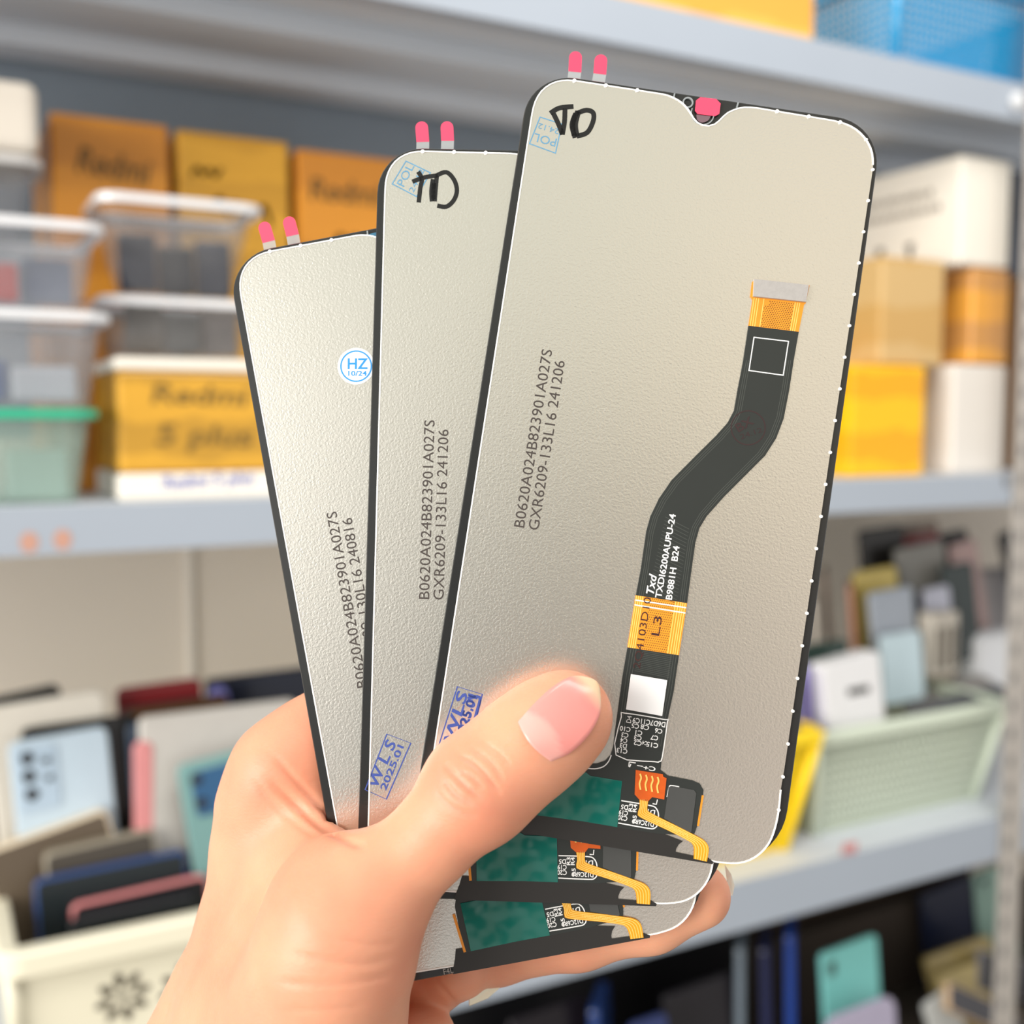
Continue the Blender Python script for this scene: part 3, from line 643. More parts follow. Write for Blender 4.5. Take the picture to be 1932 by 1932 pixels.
def skin_material():
    m = bpy.data.materials.new('warm_light_skin'); m.use_nodes = True
    n, l = m.node_tree.nodes, m.node_tree.links; p = n['Principled BSDF']
    p.inputs['Roughness'].default_value = 0.46; p.inputs['Specular IOR Level'].default_value = 0.42
    p.inputs['Subsurface Weight'].default_value = 0.35; p.inputs['Subsurface Radius'].default_value = (0.0042, 0.0014, 0.0007); p.inputs['Subsurface Scale'].default_value = 1.0
    tc = n.new('ShaderNodeTexCoord')
    nz = n.new('ShaderNodeTexNoise'); nz.inputs['Scale'].default_value = 45; nz.inputs['Detail'].default_value = 3
    l.new(tc.outputs['Object'], nz.inputs['Vector'])
    cr_ = n.new('ShaderNodeValToRGB'); e = cr_.color_ramp.elements
    e[0].position = 0.30; e[0].color = (*lin(217, 143, 114), 1); e[1].position = 0.72; e[1].color = (*lin(229, 165, 132), 1)
    l.new(nz.outputs[0], cr_.inputs[0]); l.new(cr_.outputs[0], p.inputs['Base Color'])
    n2 = n.new('ShaderNodeTexNoise'); n2.inputs['Scale'].default_value = 1500; n2.inputs['Detail'].default_value = 2
    mp = n.new('ShaderNodeMapping'); mp.inputs['Rotation'].default_value = (0.3, 0.2, 0.5); mp.inputs['Scale'].default_value = (0.35, 1, 1.2)
    l.new(tc.outputs['Object'], mp.inputs[0]); l.new(mp.outputs[0], n2.inputs['Vector'])
    b = n.new('ShaderNodeBump'); b.inputs['Strength'].default_value = 0.3; b.inputs['Distance'].default_value = 0.0002
    l.new(n2.outputs[0], b.inputs['Height']); l.new(b.outputs[0], p.inputs['Normal'])
    return m
hb = at_depth(430, 2230, .24)
me = bpy.data.meshes.new('hand'); me.from_pydata([tuple(v - np.array(hb)) for v in hv], [], [tuple(int(i) for i in f if i >= 0) for f in hf if (f >= 0).all()])
for p_ in me.polygons: p_.use_smooth = True
me.materials.append(skin_material())
hand = bpy.data.objects.new('hand', me); COL.objects.link(hand); hand.location = hb
tag(hand, 'left hand of a person holding the fanned display panels, thumb on top', 'hand')
# nails
bvh = BVHTree.FromPolygons([tuple(v) for v in hv], [tuple(int(i) for i in f) for f in hf if (f >= 0).all()])
def hit(px, py):
    d = ray(px, py).normalized(); r_ = bvh.ray_cast(CAM, d)
    return (r_[0], d) if r_[0] is not None else (None, d)
def nail_material():
    m = bpy.data.materials.new('pink_fingernail'); m.use_nodes = True
    n, l = m.node_tree.nodes, m.node_tree.links; p = n['Principled BSDF']
    p.inputs['Roughness'].default_value = 0.24; p.inputs['Specular IOR Level'].default_value = 0.5; p.inputs['Subsurface Weight'].default_value = 0.2; p.inputs['Subsurface Radius'].default_value = (0.002, 0.0007, 0.0005); p.inputs['Subsurface Scale'].default_value = 1
    a = n.new('ShaderNodeAttribute'); a.attribute_name = 'nail_tone'; l.new(a.outputs['Color'], p.inputs['Base Color'])
    return m
def nail_patch():
    L_ = smooth_path([(977, 1362), (1008, 1327), (1042, 1296), (1075, 1277), (1098, 1275)], 6); R_ = smooth_path([(1040, 1437), (1078, 1419), (1112, 1385), (1132, 1346), (1133, 1312)], 6)
    nr = len(L_); nc = 15; top = []; tone = []
    for i in range(nr):
        t = i / (nr - 1)
        for j in range(nc):
            s = j / (nc - 1); x, y = mid(L_[i], R_[i], s)
            bow = math.sin(math.pi * s); k = -9 * (1 - t) ** 2 + 13 * t ** 3
            x += bow * k * .81; y -= bow * k * .59
            h_, d_ = hit(x, y)
            if h_ is None: h_ = top[-1][0] if top else CAM + d_ * .21; 
            top.append((h_, d_))
            lun = max(0, min(1, (0.27 - 0.12 * (1 - bow) - t) / 0.05 + .5)); fr = max(0, min(1, (t - 0.74 + 0.05 * bow) / 0.18))
            c = np.array(lin(236, 148, 140)); c = c * (1 - lun) + np.array(lin(241, 170, 160)) * lun; c = c * (1 - fr) + np.array(lin(244, 208, 172)) * fr
            tone.append((*c, 1))
    dep = np.array([(p - CAM).length for p, d in top]).reshape(nr, nc)
    # a nail is one smooth arched plate: fit the depth it has on the finger
    t, s = np.meshgrid(np.linspace(0, 1, nr), np.linspace(-1, 1, nc), indexing='ij')
    A = np.stack([np.ones_like(t), t, t * t, s, s * s, s * t, s * s * t], -1).reshape(-1, 7)
    co = np.linalg.lstsq(A, dep.ravel(), rcond=None)[0]; dep2 = (A @ co)
    vs = [CAM + top[i][1] * (min(dep2[i], dep.ravel()[i] + .0004) - .00050) for i in range(nr * nc)]; vb = [v + top[i][1] * .0009 for i, v in enumerate(vs)]
    fs = []; n = nr * nc
    for i in range(nr - 1):
        for j in range(nc - 1):
            a = i * nc + j; fs += [(a, a + 1, a + nc + 1, a + nc), (n + a, n + a + nc, n + a + nc + 1, n + a + 1)]
    edge = [i * nc for i in range(nr)] + [(nr - 1) * nc + j for j in range(1, nc)] + [i * nc + nc - 1 for i in range(nr - 2, -1, -1)] + [j for j in range(nc - 2, 0, -1)]
    for a, b in zip(edge, edge[1:] + edge[:1]): fs.append((a, b, n + b, n + a))
    mb = MB(); mb.v = [tuple(v - Vector(hb)) for v in vs + vb]; mb.f = fs
    o = mb.build('thumbnail', nail_material(), hand, smooth=True)
    at = o.data.color_attributes.new('nail_tone', 'FLOAT_COLOR', 'POINT')
    for i in range(n): at.data[i].color = tone[i]; at.data[n + i].color = tone[i]
nail_patch()
m_nail2 = mat('cream_fingernail', (250, 240, 216), 0.3, sss=0.2)
def side_nail(name, quad, d, m):
    c = [at_depth(x, y, fdepth(x, y) + d + e) for x, y, e in quad]
    n_ = (c[1] - c[0]).cross(c[-1] - c[0]).normalized() * .0006
    k = len(c); mb = MB(); mb.add([tuple(v - Vector(hb)) for v in c] + [tuple(v + n_ - Vector(hb)) for v in c], [tuple(range(k)), tuple(range(k, 2 * k))] + [(i, (i + 1) % k, k + (i + 1) % k, k + i) for i in range(k)])
    mb.build(name, m, hand)
side_nail('fingernail', [(940, 1830, 0), (960, 1834, .001), (956, 1846, .001), (941, 1866, .002), (920, 1884, .003), (886, 1898, .003), (886, 1880, 0), (905, 1864, 0), (925, 1846, 0)], .0195, m_nail2)
side_nail('fingernail', [(1368, 1632, 0), (1380, 1650, .0), (1386, 1672, .001), (1382, 1690, .001), (1374, 1690, 0), (1372, 1660, 0)], .0155, mat('translucent_fingernail', (240, 228, 212), 0.3, sss=0.2))

# ------------------------------------------------------------------ cartons and boxes
def bbox_obj(name, x0, y0, z0, x1, y1, z1, m, parent=None, bevel=0.003, seg=2):
    return MB().box(x0, y0, z0, x1, y1, z1).build(name, m, parent, bevel=bevel, seg=seg)
def tape_material(name, rgb, dark, rough=0.3, band=26.0, axis='Z'):
    m = bpy.data.materials.new(name); m.use_nodes = True
    n, l = m.node_tree.nodes, m.node_tree.links; p = n['Principled BSDF']; p.inputs['Roughness'].default_value = rough
    tc = n.new('ShaderNodeTexCoord'); w = n.new('ShaderNodeTexWave'); w.bands_direction = axis; w.inputs['Scale'].default_value = band; w.inputs['Distortion'].default_value = 1.6; w.inputs['Detail'].default_value = 1; w.inputs['Detail Scale'].default_value = 4
    l.new(tc.outputs['Object'], w.inputs['Vector'])
    r_ = n.new('ShaderNodeValToRGB'); e = r_.color_ramp.elements; e[0].position = .42; e[0].color = (*lin(*rgb), 1); e[1].position = .58; e[1].color = (*lin(*dark), 1)
    l.new(w.outputs[0], r_.inputs[0]); l.new(r_.outputs[0], p.inputs['Base Color'])
    nb = n.new('ShaderNodeTexNoise'); nb.inputs['Scale'].default_value = 60; l.new(tc.outputs['Object'], nb.inputs['Vector'])
    b = n.new('ShaderNodeBump'); b.inputs['Strength'].default_value = .25; b.inputs['Distance'].default_value = .002
    l.new(nb.outputs[0], b.inputs['Height']); l.new(b.outputs[0], p.inputs['Normal'])
    return m
T1 = tape_material('amber_packing_tape', (226, 150, 46), (212, 138, 44), band=3)
T2 = tape_material('mustard_packing_tape', (222, 164, 48), (205, 150, 42), band=4)
T3 = tape_material('tan_packing_tape', (206, 172, 116), (200, 160, 96), band=3)
T4 = tape_material('bright_yellow_tape', (250, 190, 10), (238, 170, 8), rough=.25, band=4)
T5 = tape_material('ochre_packing_tape', (216, 162, 52), (192, 144, 48), band=5)
m_card = mat('brown_cardboard', (150, 112, 72), 0.8, var=0.06)
m_wbox = mat('white_cardboard', (240, 234, 222), 0.7, var=0.02)
m_pen = mat('faded_marker_writing', (118, 84, 34), 0.6)
m_penb = mat('blue_pen_writing', (120, 128, 190), 0.6)
m_grey_ink = mat('grey_box_print', (150, 142, 132), 0.6)
def carton(x0, z0, x1, z1, y0, d, m, label, words=(), ink=None, group=None):
    o = bbox_obj('carton', 0, 0, 0, x1 - x0, d, z1 - z0, m, bevel=.004)
    o.location = (x0, y0, z0 + Z0); tag(o, label, 'box', group)
    if words:
        b = MB(); w = x1 - x0; h = z1 - z0
        for (s, u0, v0, u1, v1, ch) in words:
            t = MB()
            if s == '~':      # handwriting too blurred to read
                k = max(4, int((u1 - u0) * w / ch * 3)); t.ribbon(smooth_path([((u0 + (u1 - u0) * i / k) * w, (v0 + (v1 - v0) * i / k) * h + ch * (random.uniform(.5, 1) if i % 2 else random.uniform(0, .3))) for i in range(k + 1)], 4), ch * .22, -.0001, 0)
            else: text2d(t, s, (u0 * w, v0 * h), (u1 * w, v1 * h), ch, 0, .15, True)
            b.add([(x, -.0006, y) for x, y, z in t.v], t.f)
        b.build('handwriting', ink or m_pen, o)
    return o
def X(px, py, Y): return at_y(px, py, Y).x
def Z(px, py, Y): return at_y(px, py, Y).z - Z0
mid_z = -.072
carton(X(92, 205, 1.2), .12, X(318, 240, 1.2), .307, 1.2, .2, T1, 'amber taped carton nearest the grey tub on the upper shelf', [('Redmi', .2, .70, .82, .66, .026)])
carton(X(333, 245, 1.2), .12, X(545, 265, 1.2), .305, 1.2, .2, T2, 'mustard taped carton between two amber cartons above the clear bins', [('~', .12, .74, .38, .74, .018), ('~', .3, .56, .82, .5, .022)])
carton(X(560, 272, 1.2), .12, X(775, 300, 1.2), .300, 1.2, .2, T1, 'amber taped carton behind the tips of the rear display panel', [('Redmi', .1, .70, .72, .70, .024), ('~', .3, .40, .55, .40, .022)])
carton(.112, mid_z, .238, .118, 1.2, .2, T1, 'amber carton at the bottom behind the green rimmed bin')
carton(.244, mid_z, .365, .118, 1.2, .2, T2, 'mustard carton at the bottom behind the white box')
carton(.372, mid_z, .5, .118, 1.2, .2, T3, 'tan carton at the bottom behind the rear display panel')
cr_x0, cr_x1 = X(222, 760, 1.04), X(520, 760, 1.04)
c1 = carton(cr_x0, -.046, cr_x1, .047, 1.04, .14, T5, 'ochre taped carton with two lines of handwriting on the middle shelf', [('Redmi', .2, .68, .82, .66, .018), ('5 plus', .22, .27, .84, .25, .020)], mat('olive_marker', (128, 98, 36), .6))
bbox_obj('carton_lid', -.002, -.002, .093, cr_x1 - cr_x0 + .002, .142, .104, m_wbox, c1)
carton(cr_x0 - .001, mid_z, cr_x1 + .012, -.047, 1.038, .15, m_wbox, 'flat white box under the ochre taped carton', [('Redmi 5 plus', .24, .42, .78, .55, .012)], m_penb)
# right-hand stack
wb = carton(X(1810, 480, 1.06), .216, X(1904, 480, 1.06), .363, 1.06, .34, m_wbox, 'white box with faint print, on top of the amber carton by the post')
wbm = MB()
for zb_, y0_, y1_, n_ in ((.100, .20, .045, 12), (.078, .20, .03, 13)):      # two lines of print too blurred to read
    st_ = (y0_ - y1_) / n_
    for i in range(n_):
        ya = y0_ - i * st_; wbm.add([(-.0006, ya, zb_), (-.0006, ya - st_ * .7, zb_), (-.0006, ya - st_ * .7, zb_ + .010 - .003 * (i % 3 == 1)), (-.0006, ya, zb_ + .010)], [(0, 1, 2, 3)])
wbm.build('box_print', m_grey_ink, wb)
sy = MB()
for y0 in (.142, .086):
    sy.add([(-.0006, y0 + .008, .040), (-.0006, y0 - .008, .040), (-.0006, y0 - .004, .024), (-.0006, y0 + .004, .024)], [(0, 1, 2, 3)]); sy.add([(-.0006, y0 + .003, .024), (-.0006, y0 - .003, .024), (-.0006, y0 - .003, .018), (-.0006, y0 + .003, .018)], [(0, 1, 2, 3)])
sy.build('handling_symbols', mat('dark_grey_symbol', (96, 90, 82), .6), wb)
carton(X(1664, 570, 1.06), .076, X(1782, 570, 1.06), .218, 1.06, .25, T3, 'tan taped carton stacked on the bright yellow box')
carton(X(1836, 570, 1.06), .082, X(1904, 570, 1.06), .214, 1.06, .25, tape_material('tan_orange_tape', (232, 166, 70), (206, 150, 84), band=4), 'orange taped carton under the printed white box')
carton(X(1606, 790, 1.05), mid_z, X(1745, 790, 1.05), .074, 1.05, .2, T4, 'bright yellow taped box standing on the middle shelf')
carton(X(1798, 790, 1.05), mid_z, X(1897, 790, 1.05), .079, 1.05, .25, mat('off_white_cardboard', (226, 220, 212), .7, var=.03), 'off white box at the foot of the stack beside the bright yellow box')
# on the upper shelf
carton(X(1150, 40, 1.05), .453, X(1537, 40, 1.05), .60, 1.05, .11, tape_material('golden_tape', (240, 180, 80), (226, 164, 66), band=3), 'golden taped carton on the top shelf beside the blue basket')
bbox = bbox_obj('white_box', 0, 0, 0, .12, .12, .12, m_wbox); bbox.location = (X(1690, 100, 1.03) - .125, 1.22, .453 + Z0); tag(bbox, 'plain white box behind the golden carton on the top shelf', 'box')
# small dark equipment beside the white box, next to the post
eq = bbox_obj('charger_block', 0, 0, 0, .05, .12, .16, mat('dark_blue_grey_plastic', (66, 74, 88), .4), bevel=.006); eq.location = (X(1906, 500, 1.14) , 1.14, .22 + Z0); tag(eq, 'dark grey block behind the post beside the printed white box', 'box')
eqs = bbox_obj('spacer_box', 0, 0, 0, .06, .2, .289, m_card, bevel=.003); eqs.location = (X(1906, 500, 1.14), 1.12, mid_z + Z0); tag(eqs, 'brown carton behind the slotted post under the dark block', 'box')

# ------------------------------------------------------------------ bins and baskets
def plastic(name, rgb, clear=0.55, rough=.25):
    m = bpy.data.materials.new(name); m.use_nodes = True
    n, l = m.node_tree.nodes, m.node_tree.links; p = n['Principled BSDF']; p.inputs['Base Color'].default_value = (*lin(*rgb), 1); p.inputs['Roughness'].default_value = rough
    tr = n.new('ShaderNodeBsdfTransparent'); tr.inputs[0].default_value = (*lin(245, 246, 248), 1)
    mx = n.new('ShaderNodeMixShader'); mx.inputs[0].default_value = clear
    tc = n.new('ShaderNodeTexCoord'); nz = n.new('ShaderNodeTexNoise'); nz.inputs['Scale'].default_value = 20; l.new(tc.outputs['Object'], nz.inputs['Vector'])
    mr = n.new('ShaderNodeMapRange'); mr.inputs['To Min'].default_value = clear - .08; mr.inputs['To Max'].default_value = clear + .08
    l.new(nz.outputs[0], mr.inputs[0]); l.new(mr.outputs[0], mx.inputs[0])
    l.new(p.outputs[0], mx.inputs[1]); l.new(tr.outputs[0], mx.inputs[2]); l.new(mx.outputs[0], n['Material Output'].inputs[0])
    return m
def tub(name, x0, x1, y0, y1, z0, z1, mb_, mr_, label, cat, taper=.012, r=.015, rim=.007, rimh=.008):
    root = empty(name, loc=((x0 + x1) / 2, (y0 + y1) / 2, z0 + Z0)); tag(root, label, cat)
    w, d, h = (x1 - x0) / 2, (y1 - y0) / 2, z1 - z0
    rg = lambda i, z, rr: [(x, y, z) for x, y in round_rect(-w + i, -d + i, w - i, d - i, max(rr, .002), 6)]
    a = rim
    b = MB(); loft(b, [rg(a + taper, 0, r * .7), rg(a, h - .002, r), rg(a + .0018, h - .002, r), rg(a + taper + .0018, .002, r * .7)])
    n = len(rg(0, 0, r)); 
    b.build('bin_body', mb_, root, smooth=False)
    q = MB(); vs = []; fs = []
    prof = [(0, h - rimh), (0, h - .001), (.001, h), (a + .001, h), (a + .002, h - .002), (a, h - .003), (.0015, h - .003), (.0015, h - rimh)]
    rings = [rg(i, z, r + a - i) for i, z in prof]; m = len(prof)
    vs = [p for R_ in rings for p in R_]
    for k in range(m):
        for i in range(n): fs.append((k * n + i, k * n + (i + 1) % n, ((k + 1) % m) * n + (i + 1) % n, ((k + 1) % m) * n + i))
    q.add(vs, fs); q.build('rim', mr_, root, smooth=False)
    return root
m_bin = plastic('clear_milky_plastic', (226, 228, 230), .88)
m_bin2 = plastic('clear_grey_plastic', (206, 204, 202), .90)
m_binrim = mat('milky_plastic_rim', (226, 227, 230), .2, spec=.6)
m_bing = plastic('pale_green_plastic', (200, 226, 210), .78)
m_grim = mat('green_plastic_rim', (40, 178, 138), .35)
LX = X(203, 440, 1.02)
tub('clear_bin', -.26, LX, 1.02, 1.19, .096, .172, m_bin, m_binrim, 'clear bin of red and black handsets on top of its stack', 'bin')
tub('clear_bin', -.26, X(214, 600, 1.02), 1.02, 1.19, .012, .095, m_bin, m_binrim, 'clear bin of bluish parts in the middle of its stack', 'bin')
tub('clear_bin', -.26, X(192, 780, 1.02), 1.02, 1.19, mid_z + .0005, .011, m_bing, m_grim, 'pale green bin with a green rim at the bottom of its stack', 'bin')
RX0, RX1 = X(184, 400, 1.075), X(502, 400, 1.075)
tub('clear_bin', RX0, RX1, 1.075, 1.198, .118, Z(340, 372, 1.075), m_bin2, m_binrim, 'clear bin of dark handsets in front of the mustard carton', 'bin', taper=.022)
tub('clear_bin', RX0, RX1 - .004, 1.075, 1.198, .0595, .117, m_bin2, m_binrim, 'clear bin of grey parts standing on the ochre carton lid', 'bin', taper=.010)
# tubs at the top of the left edge
gt = bbox_obj('grey_tub', 0, 0, 0, .28, .16, .065, mat('warm_grey_plastic', (208, 200, 188), .5), bevel=.01, seg=3); gt.location = (X(72, 200, 1.1) - .28, 1.1, Z(40, 290, 1.1) + Z0); tag(gt, 'warm grey closed tub on a clear bin beside the first amber carton', 'tub')
zb = Z(40, 292, 1.1)
tub('clear_bin', X(84, 300, 1.1) - .3, X(84, 300, 1.1), 1.1, 1.199, .173, zb, m_bin2, mat('grey_bin_rim', (190, 188, 186), .3), 'clear bin under the warm grey tub', 'bin')

def mesh_wall(mb, P, U, V, nu, nv, hole, t, N):
    """panel pierced by a grid of round-ended holes: P corner, U and V its sides, N outward"""
    eu = U / nu; ev = V / nv; k = 10
    base_ = len(mb.v)
    for side in (0, 1):
        off = N * (-t * side)
        for i in range(nu):
            for j in range(nv):
                c = P + eu * (i + .5) + ev * (j + .5); o = len(mb.v)
                pts = []
                for a in range(k):
                    an = 2 * math.pi * (a + .5) / k; ca, sa = math.cos(an), math.sin(an); s_ = 0.5 / max(abs(ca), abs(sa))
                    pts.append(c + eu * (ca * s_) + ev * (sa * s_) + off)
                for a in range(k):
                    an = 2 * math.pi * (a + .5) / k; pts.append(c + eu * (math.cos(an) * hole) + ev * (math.sin(an) * hole) + off)
                fs = [(o + a, o + (a + 1) % k, o + k + (a + 1) % k, o + k + a) for a in range(k)]
                mb.v += [tuple(p) for p in pts]; mb.f += [f if side == 0 else f[::-1] for f in fs]
def basket(name, x0, x1, y0, y1, z0, z1, taper, m, label, nu=26, nv=9, hole=.33, solid=None, rimw=.012, rimh=.016, floor=True):
    root = empty(name, loc=((x0 + x1) / 2, (y0 + y1) / 2, z0 + Z0)); tag(root, label, 'basket')
    w, d, h = (x1 - x0) / 2, (y1 - y0) / 2, z1 - z0; t = taper; g = rimw * .6
    T = [Vector((-w + g, -d + g, h - .004)), Vector((w - g, -d + g, h - .004)), Vector((w - g, d - g, h - .004)), Vector((-w + g, d - g, h - .004))]
    B = [Vector((-w + g + t, -d + g + t, 0)), Vector((w - g - t, -d + g + t, 0)), Vector((w - g - t, d - g - t, 0)), Vector((-w + g + t, d - g - t, 0))]
    b = MB(); b.keep = True
    for i in range(4):
        a, c = B[i], B[(i + 1) % 4]; U = c - a; V = T[i] - a
        nrm = U.cross(V).normalized(); k = nu if i % 2 == 0 else max(4, int(nu * d / w))
        # keep the trapezoid: interpolate rows
        rows = nv
        for j in range(rows):
            f0, f1 = j / rows, (j + 1) / rows
            p0 = a.lerp(T[i], f0); p1 = c.lerp(T[(i + 1) % 4], f0); q0 = a.lerp(T[i], f1)
            mesh_wall(b, p0, p1 - p0, q0 - p0, k, 1, hole, .0018, nrm) if hole > .05 else b.add([p0, p1, c.lerp(T[(i + 1) % 4], f1), q0], [(0, 1, 2, 3)])
    b.build('basket_wall', m, root)
    for i in range(4):
        a, c = B[i], T[i]; q_ = MB(); loft(q_, [[(p.x + .007 * math.cos(k * math.pi / 5), p.y + .007 * math.sin(k * math.pi / 5), p.z) for k in range(10)] for p in (a, c)]); cn = a * 0; 
        q_.build('rounded_corner', m, root, smooth=True)  # columns added to round the corners so they catch a highlight
    if floor: MB().prism([(p.x, p.y) for p in B], 0, .002).build('basket_floor', m, root)
    rg = lambda i, z, rr: [(x, y, z) for x, y in round_rect(-w + i, -d + i, w - i, d - i, max(rr, .002), 7)]
    prof = [(0, h - rimh), (0, h - .003), (.003, h), (rimw - .002, h), (rimw, h - .003), (rimw - .002, h - .005), (.003, h - .005), (.002, h - rimh)]
    rings = [rg(i, z, .022 - i) for i, z in prof]; n = len(rings[0]); m_ = len(prof); q = MB(); fs = []
    for k in range(m_):
        for i in range(n): fs.append((k * n + i, k * n + (i + 1) % n, ((k + 1) % m_) * n + (i + 1) % n, ((k + 1) % m_) * n + i))
    q.add([p for R_ in rings for p in R_], fs); q.build('rim', m, root)
    return root
low_z = -.5598
m_cream = mat('cream_plastic', (236, 230, 206), .35, spec=.5)
m_mint = mat('pale_mint_plastic', (212, 222, 204), .4)
m_yel = mat('yellow_plastic', (250, 214, 20), .4)
m_blueb = mat('bright_blue_plastic', (36, 146, 200), .16, spec=.8)
# cream basket with flower cut-outs
cb_x0, cb_x1, cb_y0, cb_y1, cb_z1 = .036, .43, 1.000, 1.33, -.456
cbk = basket('storage_basket', cb_x0, cb_x1, cb_y0, cb_y1, low_z, cb_z1, .006, m_cream, 'cream basket with flower cut-outs, crammed with old phones', nu=20, nv=6, hole=.02, rimw=.018, rimh=.022)
fl = MB()
hx, hz, hh = (cb_x1 - cb_x0), (cb_z1 - low_z), 0
for fx, fy in ((232, 1880), (350, 1862)):
    c = at_y(fx, fy, 1.014); lx, lz = c.x - (cb_x0 + cb_x1) / 2, c.z - Z0 - low_z
    yy = lambda z: -.165 + .0108 + .006 * (1 - z / (hz - .004)) - .0012
    for k in range(8):
        a = k * math.pi / 4 + .2; ca, sa = math.cos(a), math.sin(a)
        pet = [(lx + (r_ * ca - s_ * sa), lz + (r_ * sa + s_ * ca)) for r_, s_ in ((.008, 0), (.013, .0036), (.021, .0036), (.025, 0), (.021, -.0036), (.013, -.0036))]
        fl.add([(x, yy(z), z) for x, z in pet], [tuple(range(6))])
    fl.add([(x, yy(z), z) for x, z in circle(lx, lz, .004, 10)], [tuple(range(10))])
fl.build('flower_cutout', mat('dark_gap', (70, 60, 44), .8), cbk)
gx0 = X(1541, 1400, 1.05); gx1 = X(1912, 1312, 1.05)
basket('storage_basket', gx0, gx1, 1.05, 1.36, low_z, Z(1700, 1358, 1.05), .028, m_mint, 'pale mint basket with small round holes holding phones and chargers', nu=30, nv=10, hole=.30)
yx1 = X(1562, 1405, 1.03)
basket('storage_basket', yx1 - .30, yx1, 1.03, 1.33, low_z, Z(1540, 1378, 1.03), .030, m_yel, 'yellow basket with small holes beside the pale mint basket', nu=24, nv=10, hole=.28)
bx0_ = X(1690, 100, 1.03)
basket('storage_basket', bx0_, bx0_ + .34, 1.03, 1.33, .4525, .585, .010, m_blueb, 'bright blue basket with tiny holes on the top shelf', nu=30, nv=12, hole=.26)
basket('storage_basket', X(1866, 1400, 1.2), X(1866, 1400, 1.2) + .3, 1.385, 1.46, low_z, -.40, .01, mat('beige_plastic', (206, 188, 160), .5), 'beige basket against the wall behind the pale mint basket', nu=12, nv=4, hole=.2)

# ------------------------------------------------------------------ phones
def phone(tl, tr, Y, color, label, h=.155, t=.0085, lean=12, yawd=0, face=None, cams=None, rough=.25, metal=0.0, r=.009, group=None, name='phone', flip=False, shift=0):
    P1, P2 = at_y(*tl, Y), at_y(*tr, Y)
    ex = (P2 - P1).normalized(); w = (P2 - P1).length
    Yv = Vector((0, 1, 0)); upv = Vector((-ex.z, 0, ex.x))
    a = math.radians(lean); upl = upv * math.cos(a) + Yv * math.sin(a)
    c = (P1 + P2) / 2
    if yawd:
        q = Matrix.Rotation(math.radians(yawd), 3, upl); ex = q @ ex; w = .073
        c = P1 + ex * w / 2
    n = ex.cross(upl)                       # outward face, towards the camera
    fl_ = (-.9485 if c.z - Z0 < -.63 else low_z + .003 if c.z - Z0 < -.1 else -9) + Z0
    if c.z - Z0 < -.63: h = .32
    h = min(h, (c.z - fl_ - w / 2 * abs(ex.z)) / max(.05, upl.z) - .001)
    b = c - upl * h
    M = Matrix(((ex.x, upl.x, n.x, b.x), (ex.y, upl.y, n.y, b.y), (ex.z, upl.z, n.z, b.z), (0, 0, 0, 1)))
    root = empty(name, M); tag(root, label, 'phone', group)
    m = mat('case_%d_%d_%d_%d' % (*color, int(rough * 100)), color, rough, metal, var=.05, scale=60, spec=.5)
    W = w / 2; b_ = MB()
    ring = lambda i, z: [(x, y, z) for x, y in round_rect(-W + i, i, W - i, h - i, max(.002, r - i), 6)]
    loft(b_, [ring(.002, -t), ring(.0006, -t + .0014), ring(0, -t / 2), ring(.0006, -.0014), ring(.002, 0)])
    b_.build('body', m, root, smooth=False)
    fm = mat('dark_phone_glass', (24, 26, 30), .12, spec=.6) if face is None else mat('panel_%d_%d_%d' % face, face, .25)
    MB().prism(round_rect(-W + .0035, .0035, W - .0035, h - .0035, .006, 5), *((-t - .0003, -t) if not flip else (0, .0003))).build('screen' if face is None else 'back_panel', fm, root)
    if face is not None and not flip: pass
    if cams:
        cx0, cy0, cx1, cy1, bm_, lenses = cams
        bump = MB().prism(round_rect(-W + cx0, h - cy1, -W + cx1, h - cy0, .006, 5), 0, .0016).build('camera_bump', mat('bump_%d_%d_%d' % bm_, bm_, .3), root, bevel=.0006)
        lm = mat('black_lens_glass', (16, 18, 22), .08, spec=.8)
        for (x, y, rr_) in lenses:
            MB().prism(circle(-W + x, h - y, rr_, 18), .0016, .0026).build('lens', lm, bump)
    return root
BLK, NAVY, TEAL = (30, 33, 36), (22, 28, 46), (118, 158, 156)
# cream basket, front row to back row
phone((128, 1738), (376, 1688), 1.062, BLK, 'black phone standing foremost in the cream basket', lean=5, h=.11)
phone((132, 1708), (392, 1648), 1.076, (206, 128, 128), 'black phone with a rose pink edge, second in the cream basket', lean=5, h=.12, face=(34, 34, 38), flip=True)
phone((62, 1662), (352, 1602), 1.092, (44, 70, 120), 'black phone with a shiny blue edge, third in the cream basket', lean=6, h=.14, face=(28, 36, 40), flip=True, t=.012)
phone((80, 1612), (292, 1562), 1.110, (150, 142, 126), 'grey phone with a silver corner, behind the blue edged phone', lean=8, h=.15, t=.020, face=(70, 64, 56), flip=True)
phone((-40, 1612), (202, 1524), 1.136, (222, 206, 180), 'cream coloured phone lying slanted across the light blue phone', lean=8, h=.15, t=.022, face=(92, 80, 66), flip=True)
phone((14, 1402), (203, 1369), 1.163, (190, 208, 222), 'light blue phone with five camera lenses in the cream basket', lean=6, h=.145, rough=.35,
      cams=(.006, .008, .043, .072, (176, 196, 214), [(.016, .018, .0062), (.016, .036, .0062), (.017, .054, .0062), (.033, .023, .0036), (.034, .041, .0034)]))
phone((38, 1375), (258, 1345), 1.176, (34, 34, 34), 'black phone standing directly behind the light blue phone', lean=6, h=.16)
phone((-30, 1336), (196, 1300), 1.190, (226, 220, 208), 'off white slab standing behind the black phone at the left edge', lean=6, h=.17, t=.014)
phone((-60, 1326), (112, 1288), 1.210, (40, 40, 38), 'thin black phone poking up behind the off white slab', lean=6, h=.18)
